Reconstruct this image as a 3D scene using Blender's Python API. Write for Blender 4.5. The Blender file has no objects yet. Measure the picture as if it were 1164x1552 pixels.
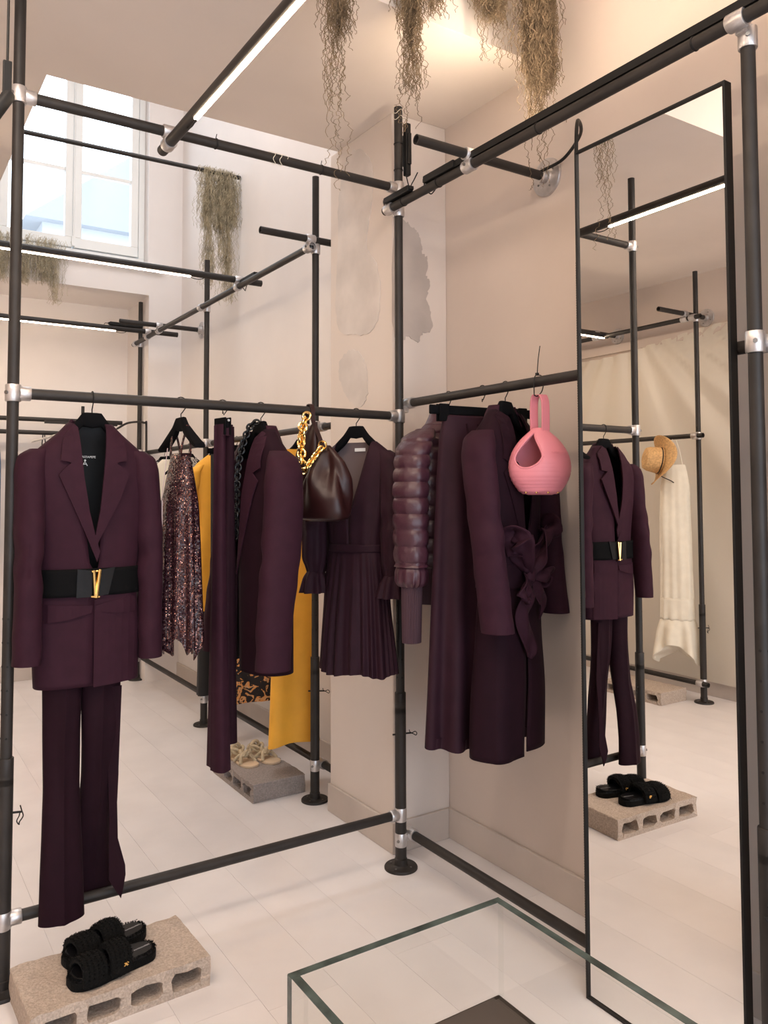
import bpy, bmesh, math, random
import numpy as np
from mathutils import Vector, Matrix
PI = math.pi
random.seed(7); rng = np.random.default_rng(7)
S = bpy.context.scene
COL = S.collection

# ---------------------------------------------------------------- camera
cam_d = bpy.data.cameras.new('camera'); cam = bpy.data.objects.new('camera', cam_d); COL.objects.link(cam)
cam_d.sensor_fit = 'HORIZONTAL'; cam_d.sensor_width = 36.0
cam_d.lens = 36.0 * 1211.45 / 1164.0
cam_d.shift_x = (582 - 578.9) / 1164.0
cam_d.shift_y = (689.5 - 776) / 1164.0
cam_d.clip_start = 0.05; cam_d.clip_end = 200
YAW, PITCH, ROLL = 0.57519544, 0.04740933, -0.00262948
fw = Vector((math.sin(YAW) * math.cos(PITCH), math.cos(YAW) * math.cos(PITCH), math.sin(PITCH)))
r0 = Vector((math.cos(YAW), -math.sin(YAW), 0)); u0 = r0.cross(fw)
rr = r0 * math.cos(ROLL) + u0 * math.sin(ROLL); uu = u0 * math.cos(ROLL) - r0 * math.sin(ROLL)
cam.matrix_world = Matrix(((rr.x, uu.x, -fw.x, -1.65826), (rr.y, uu.y, -fw.y, -2.43909), (rr.z, uu.z, -fw.z, 1.35), (0, 0, 0, 1)))
S.camera = cam

# ---------------------------------------------------------------- world, lights, exposure
S.view_settings.view_transform = 'Standard'; S.view_settings.look = 'None'
S.view_settings.gamma = 1.0; S.view_settings.exposure = -0.11
try: S.view_settings.use_curve_mapping = False
except Exception: pass
W = bpy.data.worlds.new('sky'); S.world = W; W.use_nodes = True
bg = W.node_tree.nodes['Background']; bg.inputs[0].default_value = (0.76, 0.87, 1.0, 1); bg.inputs[1].default_value = 5.0
def area(name, loc, size, power, color, target=None, sy=None, spread=180):
    d = bpy.data.lights.new(name, 'AREA'); d.shape = 'RECTANGLE'; d.size = size; d.size_y = sy or size
    d.energy = power; d.color = color; d.spread = math.radians(spread)
    o = bpy.data.objects.new(name, d); COL.objects.link(o); o.location = loc
    if target is not None: o.rotation_euler = (Vector(target) - Vector(loc)).to_track_quat('-Z', 'Y').to_euler()
    return o
WARM = (1.0, 0.82, 0.67)
area('south_fill', (-1.7, -4.3, 1.6), 2.6, 7.5, (1.0, 0.93, 0.90), (-1.2, 0, 1.2), 2.2)  # added fill behind the camera, standing for an assumed shop front
area('overhead_fill', (-1.35, -2.3, 3.1), 0.3, 11, (1.0, 0.88, 0.78), (-0.7, -0.6, 0), 0.8)  # added overhead fill near the camera, no fixture here
area('west_fill', (-2.2, -1.3, 3.1), 1.2, 42, WARM, (-2.6, 0.9, 0.6), 0.5)  # added warm fill to brighten the sheeted wall, outside the mirror's view
area('well_fill', (-0.4, 1.35, 4.8), 1.2, 40, (0.93, 0.96, 1.0), (-0.3, 1.6, 0), 1.2)  # added cool fill under the closed well top, boosts the window daylight

# ---------------------------------------------------------------- helpers
class MB:
    def __init__(s): s.v = []; s.f = []; s.n = 0
    def add(s, V, F):
        V = np.asarray(V, float).reshape(-1, 3); s.v.append(V)
        s.f += [tuple(int(i) + s.n for i in f) for f in F]; s.n += len(V); return s
    def verts(s): return np.concatenate(s.v) if s.v else np.zeros((0, 3))
def obj(name, mb, mat, parent=None, smooth=True, bevel=0, sub=0, solid=0):
    if isinstance(mb, MB):
        me = bpy.data.meshes.new(name); me.from_pydata([tuple(x) for x in mb.verts()], [], mb.f)
    elif isinstance(mb, bmesh.types.BMesh):
        me = bpy.data.meshes.new(name); mb.to_mesh(me); mb.free()
    else: me = mb
    o = bpy.data.objects.new(name, me); COL.objects.link(o)
    if mat is not None and not me.materials: me.materials.append(mat)
    if smooth and len(me.polygons): me.polygons.foreach_set('use_smooth', [True] * len(me.polygons))
    if parent is not None: o.parent = parent
    if solid: m = o.modifiers.new('s', 'SOLIDIFY'); m.thickness = solid; m.offset = 0
    if bevel:
        m = o.modifiers.new('b', 'BEVEL'); m.width = bevel; m.segments = 2; m.limit_method = 'ANGLE'; m.angle_limit = math.radians(40)
    if sub: m = o.modifiers.new('u', 'SUBSURF'); m.levels = sub; m.render_levels = sub
    if smooth and not sub:
        try: me.set_sharp_from_angle(angle=math.radians(42))
        except Exception: pass
    return o
def tag(o, label, cat, group=None, kind=None):
    o['label'] = label; o['category'] = cat
    if group: o['group'] = group
    if kind: o['kind'] = kind
    return o
def thing(name, label, cat, loc=(0, 0, 0), deg=0, group=None):
    o = bpy.data.objects.new(name, None); COL.objects.link(o); o.empty_display_size = .05
    o.location = loc; o.rotation_euler = (0, 0, math.radians(deg)); tag(o, label, cat, group); return o
def structure(name, mb, mat, parent=None, **k):
    o = obj(name, mb, mat, parent, smooth=k.pop('smooth', False), **k)
    if parent is None: o['kind'] = 'structure'
    return o
def box(mb, a, b, M=None):
    x0, y0, z0 = a; x1, y1, z1 = b
    V = np.array([(x0, y0, z0), (x1, y0, z0), (x1, y1, z0), (x0, y1, z0), (x0, y0, z1), (x1, y0, z1), (x1, y1, z1), (x0, y1, z1)], float)
    if M is not None: V = np.array([M @ Vector(v) for v in V])
    return mb.add(V, [(0, 3, 2, 1), (4, 5, 6, 7), (0, 1, 5, 4), (1, 2, 6, 5), (2, 3, 7, 6), (3, 0, 4, 7)])
def Bx(a, b, M=None): return box(MB(), a, b, M)
def grid_faces(m, n, wrap=True, off=0):
    F = []
    for i in range(m - 1):
        for j in range(n if wrap else n - 1):
            k = (j + 1) % n
            F.append((off + i * n + j, off + i * n + k, off + (i + 1) * n + k, off + (i + 1) * n + j))
    return F
def tube(mb, path, r, seg=12, closed=False, caps=True, flat=None):
    P = np.asarray(path, float); m = len(P); R = np.broadcast_to(np.asarray(r, float), (m,))
    T = np.zeros_like(P)
    if closed: T = np.roll(P, -1, 0) - np.roll(P, 1, 0)
    else: T[1:-1] = P[2:] - P[:-2]; T[0] = P[1] - P[0]; T[-1] = P[-1] - P[-2]
    T /= np.linalg.norm(T, axis=1, keepdims=True) + 1e-12
    a = np.array([0, 0, 1.]) if abs(T[0][2]) < .9 else np.array([1., 0, 0])
    N = np.zeros_like(P); n0 = a - T[0] * (a @ T[0]); N[0] = n0 / np.linalg.norm(n0)
    for i in range(1, m):
        v = N[i - 1] - T[i] * (N[i - 1] @ T[i]); N[i] = v / (np.linalg.norm(v) + 1e-12)
    B = np.cross(T, N); t = np.arange(seg) * 2 * PI / seg
    fx, fy = flat or (1, 1)
    V = P[:, None] + R[:, None, None] * (np.cos(t)[None, :, None] * fx * N[:, None] + np.sin(t)[None, :, None] * fy * B[:, None])
    F = grid_faces(m, seg)
    if closed: F += [((m - 1) * seg + j, (m - 1) * seg + (j + 1) % seg, (j + 1) % seg, j) for j in range(seg)]
    elif caps: F += [tuple(range(seg))[::-1], tuple((m - 1) * seg + j for j in range(seg))]
    return mb.add(V.reshape(-1, 3), F)
def Tb(path, r, seg=12, **k): return tube(MB(), path, r, seg, **k)
def hollow(mb, a, b, r, seg=18, t=.003):
    a = np.array(a, float); b = np.array(b, float); d = (b - a) / np.linalg.norm(b - a)
    # outer tube with recessed dark mouths at both ends
    P = [a + d * .03, a, a, b, b, b - d * .03]; R = [r - t, r - t, r, r, r - t, r - t]
    up = np.array([0, 0, 1.]) if abs(d[2]) < .9 else np.array([1., 0, 0])
    N = up - d * (up @ d); N /= np.linalg.norm(N); B = np.cross(d, N); tt = np.arange(seg) * 2 * PI / seg
    V = np.concatenate([p + q * (np.cos(tt)[:, None] * N + np.sin(tt)[:, None] * B) for p, q in zip(P, R)])
    F = grid_faces(6, seg) + [tuple(range(seg))[::-1], tuple(5 * seg + j for j in range(seg))]
    return mb.add(V, F)
def lathe(mb, prof, seg=24, M=None, caps=True):
    t = np.arange(seg) * 2 * PI / seg
    V = np.concatenate([np.stack([r * np.cos(t), r * np.sin(t), np.full(seg, z)], 1) for r, z in prof])
    if M is not None: V = np.array([M @ Vector(v) for v in V])
    F = grid_faces(len(prof), seg)
    if caps: F += [tuple(range(seg))[::-1], tuple((len(prof) - 1) * seg + j for j in range(seg))]
    return mb.add(V, F)
def ccw(pts, n=8):
    """smooth closed/open Catmull-Rom through points"""
    P = [np.array(p, float) for p in pts]; P = [2 * P[0] - P[1]] + P + [2 * P[-1] - P[-2]]; out = []
    for i in range(1, len(P) - 2):
        for k in range(n):
            t = k / n; a, b, c, d = P[i - 1], P[i], P[i + 1], P[i + 2]
            out.append(.5 * ((2 * b) + (c - a) * t + (2 * a - 5 * b + 4 * c - d) * t * t + (3 * b - a - 3 * c + d) * t ** 3))
    out.append(P[-2]); return np.array(out)
def rows_dense(rows, M, sm=2):
    R = np.array(rows, float); s = np.concatenate([[0], np.cumsum(np.abs(np.diff(R[:, 0])) + .3 * np.abs(np.diff(R[:, 3])) + 1e-4)])
    q = np.linspace(0, s[-1], M); D = np.stack([np.interp(q, s, R[:, i]) for i in range(R.shape[1])], 1)
    for _ in range(sm):
        E = D.copy(); E[1:-1] = (D[:-2] + 2 * D[1:-1] + D[2:]) / 4; D = E
    return D
def loft(rows, N=56, M=50, n=2.4, fold=None, gap=None, cap_top=False, inner=0, arc=None, mb=None, sm=2):
    """rings (z, cx, cy, w, d) top to bottom; phi 0 = front centre (-y). gap(z,w)->(a0,a1) leaves the front open"""
    D = rows_dense(rows, M, sm); mb = mb or MB(); V = np.zeros((M, N, 3)); openf = gap is not None or arc is not None
    for i, (z, cx, cy, w, d) in enumerate(D):
        if gap: a0, a1 = gap(z, w, cx)
        elif arc: a0, a1 = arc
        else: a0, a1 = 0, 2 * PI
        ph = a0 + (a1 - a0) * np.arange(N) / (N - 1 if openf else N)
        c, s = np.cos(ph), np.sin(ph)
        x = w * np.sign(s) * np.abs(s) ** (2 / n); y = -d * np.sign(c) * np.abs(c) ** (2 / n)
        if fold is not None:
            f = fold(ph, i / (M - 1), z); nx, ny = s / max(w, .01), -c / max(d, .01); L = np.hypot(nx, ny)
            x = x + f * nx / L; y = y + f * ny / L
        V[i, :, 0] = cx + x; V[i, :, 1] = cy + y; V[i, :, 2] = z
        if fold is not None and hasattr(fold, 'dz'): V[i, :, 2] += fold.dz(ph, i / (M - 1))
    F = grid_faces(M, N, not openf)
    F = [f[::-1] for f in F]
    base = mb.n
    mb.add(V.reshape(-1, 3), F)
    if cap_top and not openf: mb.add(np.concatenate([V[0], [V[0].mean(0)]]), [(j, (j + 1) % N, N) for j in range(N)])
    if inner and not openf:      # turned-in hem, so that the open end shows a dark inside
        cen = V[-1].mean(0); R1 = cen + (V[-1] - cen) * .93; R2 = R1 + np.array([0, 0, inner]); R2[:, :2] = cen[:2] + (R2[:, :2] - cen[:2]) * .97
        VV = np.concatenate([V[-1], R1, R2, [cen + np.array([0, 0, inner])]])
        mb.add(VV, [f[::-1] for f in grid_faces(3, N)] + [(2 * N + (j + 1) % N, 2 * N + j, 3 * N) for j in range(N)])
    return mb
def frontY(rows, n=2.4, M=80):
    D = rows_dense(rows, M, 2); zs = D[::-1, 0]
    def f(x, z):
        cx, cy, w, d = [np.interp(z, zs, D[::-1, k]) for k in (1, 2, 3, 4)]
        q = min(abs((x - cx) / w), .995); return cy - d * (1 - q ** n) ** (1 / n)
    return f
def patch(outline, yf, off=.006, thick=.004, step=.02):
    """cloth piece cut to an outline in x,z and laid on the front surface yf"""
    bm = bmesh.new(); vs = [bm.verts.new((x, 0, z)) for x, z in outline]; bm.faces.new(vs)
    xs = [p[0] for p in outline]; zs = [p[1] for p in outline]
    for ax, lo, hi in ((0, min(xs), max(xs)), (2, min(zs), max(zs))):
        k = lo + step
        while k < hi - 1e-4:
            co = (k, 0, 0) if ax == 0 else (0, 0, k); no = (1, 0, 0) if ax == 0 else (0, 0, 1)
            bmesh.ops.bisect_plane(bm, geom=bm.verts[:] + bm.edges[:] + bm.faces[:], plane_co=co, plane_no=no); k += step
    bmesh.ops.triangulate(bm, faces=bm.faces[:])
    o = off if callable(off) else (lambda x, z: off)
    for v in bm.verts: v.co.y = yf(v.co.x, v.co.z) - o(v.co.x, v.co.z)
    bmesh.ops.recalc_face_normals(bm, faces=bm.faces[:])
    if sum(f.normal.y for f in bm.faces) > 0: bmesh.ops.reverse_faces(bm, faces=bm.faces[:])
    r = bmesh.ops.extrude_face_region(bm, geom=bm.faces[:])
    for e in r['geom']:
        if isinstance(e, bmesh.types.BMVert): e.co.y -= thick
    bmesh.ops.recalc_face_normals(bm, faces=bm.faces[:])
    return bm
def text(name, s, size, loc, rot, mat, parent=None, extrude=.0004):
    c = bpy.data.curves.new(name, 'FONT'); c.body = s; c.size = size; c.align_x = 'CENTER'; c.align_y = 'CENTER'; c.extrude = extrude
    o = bpy.data.objects.new(name, c); COL.objects.link(o); dg = bpy.context.evaluated_depsgraph_get()
    me = bpy.data.meshes.new_from_object(o.evaluated_get(dg)); bpy.data.objects.remove(o)
    o = bpy.data.objects.new(name, me); COL.objects.link(o); me.materials.clear(); me.materials.append(mat)
    o.location = loc; o.rotation_euler = rot
    if parent: o.parent = parent
    return o

# ---------------------------------------------------------------- materials
def mat(name, col, rough=.6, metal=0, var=0, vscale=8, bump=0, bscale=60, sheen=0, spec=.5, trans=0, emit=0, ecol=None, coat=0, alpha=1, col2=None, detail=6):
    m = bpy.data.materials.new(name); m.use_nodes = True; nt = m.node_tree; p = nt.nodes['Principled BSDF']
    p.inputs['Base Color'].default_value = (*col, 1); p.inputs['Roughness'].default_value = rough; p.inputs['Metallic'].default_value = metal
    p.inputs['Specular IOR Level'].default_value = spec; p.inputs['Transmission Weight'].default_value = trans; p.inputs['Coat Weight'].default_value = coat
    if sheen: p.inputs['Sheen Weight'].default_value = sheen; p.inputs['Sheen Roughness'].default_value = .4; p.inputs['Sheen Tint'].default_value = (*[min(1, c * 4 + .15) for c in col], 1)
    if emit: p.inputs['Emission Color'].default_value = (*(ecol or col), 1); p.inputs['Emission Strength'].default_value = emit
    if alpha < 1: p.inputs['Alpha'].default_value = alpha
    if var or bump: tc = nt.nodes.new('ShaderNodeTexCoord')
    if var or col2:
        nz = nt.nodes.new('ShaderNodeTexNoise'); nz.inputs['Scale'].default_value = vscale; nz.inputs['Detail'].default_value = detail
        nt.links.new(tc.outputs['Object'], nz.inputs['Vector'])
        cr = nt.nodes.new('ShaderNodeValToRGB'); c2 = col2 or tuple(max(0, c * (1 - var)) for c in col)
        cr.color_ramp.elements[0].position = .35; cr.color_ramp.elements[1].position = .65
        cr.color_ramp.elements[0].color = (*c2, 1); cr.color_ramp.elements[1].color = (*[min(1, c * (1 + var * .4)) for c in col], 1)
        nt.links.new(nz.outputs['Fac'], cr.inputs['Fac']); nt.links.new(cr.outputs['Color'], p.inputs['Base Color'])
    if bump:
        n2 = nt.nodes.new('ShaderNodeTexNoise'); n2.inputs['Scale'].default_value = bscale; n2.inputs['Detail'].default_value = 4
        nt.links.new(tc.outputs['Object'], n2.inputs['Vector']); b = nt.nodes.new('ShaderNodeBump'); b.inputs['Strength'].default_value = bump; b.inputs['Distance'].default_value = .01
        nt.links.new(n2.outputs['Fac'], b.inputs['Height']); nt.links.new(b.outputs['Normal'], p.inputs['Normal'])
    return m
M = {}
M['plaster'] = mat('plaster', (.63, .54, .48), .8, var=.05, vscale=2.2, bump=.12, bscale=9, spec=.25)
M['plaster_cool'] = mat('plaster_cool', (.80, .745, .715), .8, var=.05, vscale=1.6, bump=.1, bscale=7, spec=.25)
M['plaster_mid'] = mat('plaster_mid', (.70, .62, .565), .8, var=.05, vscale=1.6, bump=.1, bscale=7, spec=.25)
M['patch_grey'] = mat('bare_plaster_grey', (.49, .43, .39), .85, var=.1, vscale=7, spec=.2)
M['patch_pale'] = mat('bare_plaster_pale', (.66, .60, .56), .85, var=.12, vscale=6, spec=.2)
M['ceiling'] = mat('ceiling_paint', (.74, .655, .59), .85, var=.06, vscale=1.5, spec=.2)
M['skirting'] = mat('skirting_paint', (.56, .49, .44), .5, var=.08, vscale=5)
M['floor'] = mat('painted_boards', (.80, .765, .765), .30, var=.06, vscale=3.5, bump=.05, bscale=14, spec=.45)
M['joint'] = mat('board_joint', (.74, .70, .695), .8)
M['white_paint'] = mat('white_gloss_paint', (.82, .82, .80), .4, var=.03, vscale=4)
M['pipe'] = mat('dark_anodised_pipe', (.026, .022, .020), .5, .0, var=.25, vscale=12, spec=.35)
M['black'] = mat('black_plastic', (.010, .0095, .0095), .5, spec=.25)
M['steel'] = mat('galvanised_fitting', (.62, .60, .60), .38, .85, var=.18, vscale=30, bump=.12, bscale=90)
M['bolt'] = mat('bolt_steel', (.25, .24, .23), .4, .9)
M['led'] = mat('led_strip', (1, .9, .75), .5, emit=105, ecol=(1.0, .79, .58))
M['velvet'] = mat('black_velvet', (.005, .005, .006), .9, spec=.06)
M['plum'] = mat('plum_crepe', (.031, .0094, .0178), .72, sheen=.05, bump=.05, bscale=700, spec=.12, var=.1, vscale=30)
M['plum_dark'] = mat('plum_dark_crepe', (.0155, .0048, .0092), .75, sheen=.04, bump=.05, bscale=700, spec=.1, var=.1, vscale=30)
M['plum_silk'] = mat('plum_viscose', (.024, .0075, .0140), .66, sheen=.05, bump=.04, bscale=500, spec=.15, var=.12, vscale=20)
M['sheer'] = mat('plum_chiffon_lining', (.16, .115, .115), .7, sheen=.2)
M['nylon'] = mat('plum_nylon', (.052, .016, .027), .40, spec=.5, bump=.25, bscale=45, coat=.05)
M['knit'] = mat('plum_rib_knit', (.045, .018, .027), .85, sheen=.2)
M['leather'] = mat('bordeaux_leather', (.026, .0068, .0070), .40, spec=.4, bump=.12, bscale=18, var=.15, vscale=10)
M['lining'] = mat('black_satin_lining', (.006, .0055, .006), .5, bump=.15, bscale=20, spec=.2)
M['belt'] = mat('black_elastic', (.005, .005, .0055), .8, bump=.15, bscale=250, spec=.06)
M['gold'] = mat('polished_gold', (.95, .66, .25), .18, 1.0)
M['white_print'] = mat('white_label_print', (.75, .75, .75), .6)
M['silver_print'] = mat('silver_print', (.7, .7, .72), .3, .6)
M['pink'] = mat('pink_leather', (.62, .205, .245), .45, bump=.03, bscale=60, spec=.45)
M['pink_in'] = mat('pink_suede_inside', (.60, .20, .24), .7)
M['mustard'] = mat('mustard_crepe', (.83, .40, .035), .7, sheen=.15, var=.05, vscale=15)
M['cream'] = mat('cream_cotton', (.78, .72, .60), .8, sheen=.1, var=.05, vscale=20)
M['black_cloth'] = mat('black_cloth', (.010, .009, .010), .8, sheen=.1)
M['denim'] = mat('blue_denim', (.10, .17, .28), .85, var=.3, vscale=30)
M['red_cloth'] = mat('red_jersey', (.75, .06, .08), .7)
M['straw'] = mat('woven_straw', (.66, .40, .17), .7, var=.25, vscale=90, bump=.4, bscale=150)
M['moss'] = mat('dried_moss', (.25, .185, .12), .9, var=.4, vscale=25, spec=.1)
M['moss_grey'] = mat('grey_moss', (.52, .45, .32), .9, var=.35, vscale=25, spec=.1)
M['concrete'] = mat('concrete', (.52, .43, .36), .92, var=.22, vscale=170, bump=.5, bscale=120, spec=.15, detail=10)
M['concrete_grey'] = mat('concrete_grey', (.34, .295, .275), .92, var=.2, vscale=170, bump=.5, bscale=120, spec=.15, detail=10)
M['fur'] = mat('black_shearling', (.004, .004, .004), .85, sheen=.15, spec=.15, bump=.5, bscale=160)
M['insole'] = mat('black_glossy_insole', (.005, .005, .006), .30, spec=.3)
M['rope'] = mat('beige_rope', (.55, .45, .30), .8, bump=.5, bscale=180, var=.15, vscale=60)
M['sole'] = mat('nude_leather_sole', (.66, .50, .34), .55)
M['board'] = mat('dark_tray_board', (.085, .068, .058), .55, var=.15, vscale=9)
M['silver'] = None
def mirror_mat():
    m = bpy.data.materials.new('silvered_glass'); m.use_nodes = True; p = m.node_tree.nodes['Principled BSDF']
    p.inputs['Base Color'].default_value = (.93, .91, .88, 1); p.inputs['Metallic'].default_value = 1; p.inputs['Roughness'].default_value = 0; return m
M['silver'] = mirror_mat()
def glass_mat(name, col, rough=0):
    m = bpy.data.materials.new(name); m.use_nodes = True; nt = m.node_tree; nt.nodes.clear()
    out = nt.nodes.new('ShaderNodeOutputMaterial'); t = nt.nodes.new('ShaderNodeBsdfTransparent'); g = nt.nodes.new('ShaderNodeBsdfGlossy')
    mx = nt.nodes.new('ShaderNodeMixShader'); lw = nt.nodes.new('ShaderNodeLayerWeight'); lw.inputs['Blend'].default_value = .5; pw5 = nt.nodes.new('ShaderNodeMath'); pw5.operation = 'POWER'; pw5.inputs[1].default_value = 4; nt.links.new(lw.outputs['Facing'], pw5.inputs[0]); fr = nt.nodes.new('ShaderNodeMath'); fr.operation = 'MULTIPLY_ADD'; fr.inputs[1].default_value = .5; fr.inputs[2].default_value = .03; nt.links.new(pw5.outputs[0], fr.inputs[0])
    t.inputs['Color'].default_value = (*col, 1); g.inputs['Roughness'].default_value = .02
    nt.links.new(fr.outputs[0], mx.inputs[0]); nt.links.new(t.outputs[0], mx.inputs[1]); nt.links.new(g.outputs[0], mx.inputs[2]); nt.links.new(mx.outputs[0], out.inputs[0]); return m
M['glass'] = glass_mat('clear_glass', (.985, .992, .988))
M['glass_edge'] = mat('green_glass_edge', (.085, .11, .10), .2, spec=.4, var=.6, vscale=16)
def sequin_mat(name, base, glint, scale, s2=.35):
    m = bpy.data.materials.new(name); m.use_nodes = True; nt = m.node_tree; p = nt.nodes['Principled BSDF']
    tc = nt.nodes.new('ShaderNodeTexCoord'); v = nt.nodes.new('ShaderNodeTexVoronoi'); v.inputs['Scale'].default_value = scale; v.inputs['Randomness'].default_value = s2
    nt.links.new(tc.outputs['Object'], v.inputs['Vector'])
    cr = nt.nodes.new('ShaderNodeValToRGB'); cr.color_ramp.elements[0].color = (*base, 1); cr.color_ramp.elements[1].color = (*glint, 1)
    cr.color_ramp.elements[0].position = .42; cr.color_ramp.elements[1].position = .46
    sp = nt.nodes.new('ShaderNodeSeparateColor'); nt.links.new(v.outputs['Color'], sp.inputs[0])
    d = nt.nodes.new('ShaderNodeMath'); d.operation = 'LESS_THAN'; d.inputs[1].default_value = .0052 * 100 / scale * 100 / 100 * 75
    cr2 = nt.nodes.new('ShaderNodeMix'); cr2.data_type = 'RGBA'; nt.links.new(v.outputs['Distance'], d.inputs[0])
    d.inputs[1].default_value = .30
    nt.links.new(d.outputs[0], cr2.inputs[0]); cr2.inputs[6].default_value = (*base, 1); cr2.inputs[7].default_value = (*glint, 1)
    nt.links.new(cr2.outputs[2], p.inputs['Base Color']); nt.links.new(d.outputs[0], p.inputs['Metallic'])
    p.inputs['Roughness'].default_value = .25
    # every sequin tilts its own way
    nm = nt.nodes.new('ShaderNodeVectorMath'); nm.operation = 'SUBTRACT'; nm.inputs[1].default_value = (.5, .5, .5); nt.links.new(v.outputs['Color'], nm.inputs[0])
    sc = nt.nodes.new('ShaderNodeVectorMath'); sc.operation = 'SCALE'; sc.inputs['Scale'].default_value = .9; nt.links.new(nm.outputs[0], sc.inputs[0])
    ge = nt.nodes.new('ShaderNodeNewGeometry'); ad = nt.nodes.new('ShaderNodeVectorMath'); ad.operation = 'ADD'
    nt.links.new(ge.outputs['Normal'], ad.inputs[0]); nt.links.new(sc.outputs[0], ad.inputs[1])
    no = nt.nodes.new('ShaderNodeVectorMath'); no.operation = 'NORMALIZE'; nt.links.new(ad.outputs[0], no.inputs[0]); nt.links.new(no.outputs[0], p.inputs['Normal'])
    return m
M['sequin'] = sequin_mat('copper_sequins', (.028, .010, .015), (.40, .17, .13), 240)
def print_mat(name, base, c1, c2, scale, th=.5):
    m = bpy.data.materials.new(name); m.use_nodes = True; nt = m.node_tree; p = nt.nodes['Principled BSDF']; p.inputs['Roughness'].default_value = .8
    tc = nt.nodes.new('ShaderNodeTexCoord'); n = nt.nodes.new('ShaderNodeTexNoise'); n.inputs['Scale'].default_value = scale; n.inputs['Detail'].default_value = 2.5; n.inputs['Distortion'].default_value = 1.6
    nt.links.new(tc.outputs['Object'], n.inputs['Vector']); cr = nt.nodes.new('ShaderNodeValToRGB'); cr.color_ramp.interpolation = 'CONSTANT'
    e = cr.color_ramp.elements; e[0].position = 0; e[0].color = (*base, 1); e[1].position = th; e[1].color = (*c1, 1); x = e.new(th + .07); x.color = (*c2, 1); x = e.new(th + .13); x.color = (*base, 1); x = e.new(th + .2); x.color = (*c1, 1)
    nt.links.new(n.outputs['Fac'], cr.inputs['Fac']); nt.links.new(cr.outputs['Color'], p.inputs['Base Color']); return m
M['floral'] = print_mat('orange_floral_print', (.010, .008, .010), (.62, .28, .08), (.55, .36, .20), 22, .52)
M['bw'] = print_mat('black_white_print', (.012, .011, .012), (.55, .53, .50), (.40, .38, .36), 26, .5)
def film_mat():
    m = bpy.data.materials.new('dust_sheet_film'); m.use_nodes = True; nt = m.node_tree; nt.nodes.clear()
    out = nt.nodes.new('ShaderNodeOutputMaterial'); d = nt.nodes.new('ShaderNodeBsdfDiffuse'); t = nt.nodes.new('ShaderNodeBsdfTranslucent'); g = nt.nodes.new('ShaderNodeBsdfGlossy'); tr = nt.nodes.new('ShaderNodeBsdfTransparent')
    for q in (d, t): q.inputs[0].default_value = (.92, .87, .77, 1)
    g.inputs['Roughness'].default_value = .3; a = nt.nodes.new('ShaderNodeMixShader'); b = nt.nodes.new('ShaderNodeMixShader'); c = nt.nodes.new('ShaderNodeMixShader')
    a.inputs[0].default_value = .3; b.inputs[0].default_value = .06; c.inputs[0].default_value = .18
    nt.links.new(d.outputs[0], a.inputs[1]); nt.links.new(t.outputs[0], a.inputs[2]); nt.links.new(a.outputs[0], b.inputs[1]); nt.links.new(g.outputs[0], b.inputs[2]); nt.links.new(b.outputs[0], c.inputs[1]); nt.links.new(tr.outputs[0], c.inputs[2]); nt.links.new(c.outputs[0], out.inputs[0]); return m
M['film'] = film_mat()
M['wall_ext'] = mat('outside_render', (.36, .37, .39), .8); M['zinc'] = mat('zinc_roof', (.24, .255, .28), .6); M['ext_dark'] = mat('outside_grey', (.17, .185, .21), .6)

# ---------------------------------------------------------------- room shell
XW, XE, YS, YN, YNI = -3.1, .31, -4.6, 3.35, 3.90       # west, east, south, north wall, niche back
ZC, ZU, ZW = 2.84, 3.20, 4.95                            # low ceiling, raised ceiling, light-well top
fl = structure('floor', Bx((XW - .2, YS - .2, -.12), (XE + .2, YNI + .2, -.012)), M['joint'])
pw, plen = .2085, 4.35
pm = bpy.data.meshes.new('plank'); b = MB(); box(b, (0, 0, -.012), (pw - .0007, plen - .0007, 0)); pm.from_pydata([tuple(v) for v in b.verts()], [], b.f); pm.materials.append(M['floor'])
i = 0; x = XW - .02
x = -.322 - pw * 14
while x < XE:
    y = YS - .1 - ((i * 37) % 5) * .03
    while y < YNI:
        o = bpy.data.objects.new('plank', pm); COL.objects.link(o); o.location = (x, y, 0); o.parent = fl; y += plen
    x += pw; i += 1
T = .15
structure('wall_east', Bx((XE, YS, 0), (XE + T, .2, ZW)), M['plaster'])
structure('wall_northeast', Bx((XE, .2, 0), (XE + T, YNI + T, ZW)), M['plaster_cool'])
structure('wall_west', Bx((XW - T, YS, 0), (XW, YNI + T, ZW)), M['plaster'])
mb = MB(); box(mb, (XW, YS - T, 0), (XE, YS, .3)); box(mb, (XW, YS - T, 2.6), (XE, YS, ZU)); box(mb, (XW, YS - T, .3), (-2.9, YS, 2.6)); box(mb, (.1, YS - T, .3), (XE, YS, 2.6))
structure('wall_south', mb, M['plaster'])
# north wall: lintel over the niche, window opening above, jamb at the corner
NX = .065; WX0, WX1, WZ0, WZ1 = -.98, .055, 3.06, 4.72
mb = MB()
box(mb, (NX, YN, 0), (XE, YN + T + .4, 2.80)); box(mb, (XW, YN, 2.80), (NX, YNI + T, WZ0 - .04)); box(mb, (NX, YN, 2.80), (XE, YNI + T, WZ0 - .04))
box(mb, (WX1, YN, WZ0 - .04), (XE, YN + .35, ZW)); box(mb, (XW, YN, WZ0 - .04), (WX0, YN + .35, ZW)); box(mb, (WX0, YN, WZ1), (WX1, YN + .35, ZW))
structure('wall_north', mb, M['plaster_cool'])
structure('wall_niche', Bx((XW, YNI, 0), (NX, YNI + T, 2.80)), M['plaster_cool'])
structure('trim_1', Bx((WX0 - .05, YN - .05, WZ0 - .075), (WX1 + .10, YN + .06, WZ0 - .03)), M['white_paint'], bevel=.006)
mb = MB()
VX, VY, RY = -1.145, .54, -.46
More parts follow.
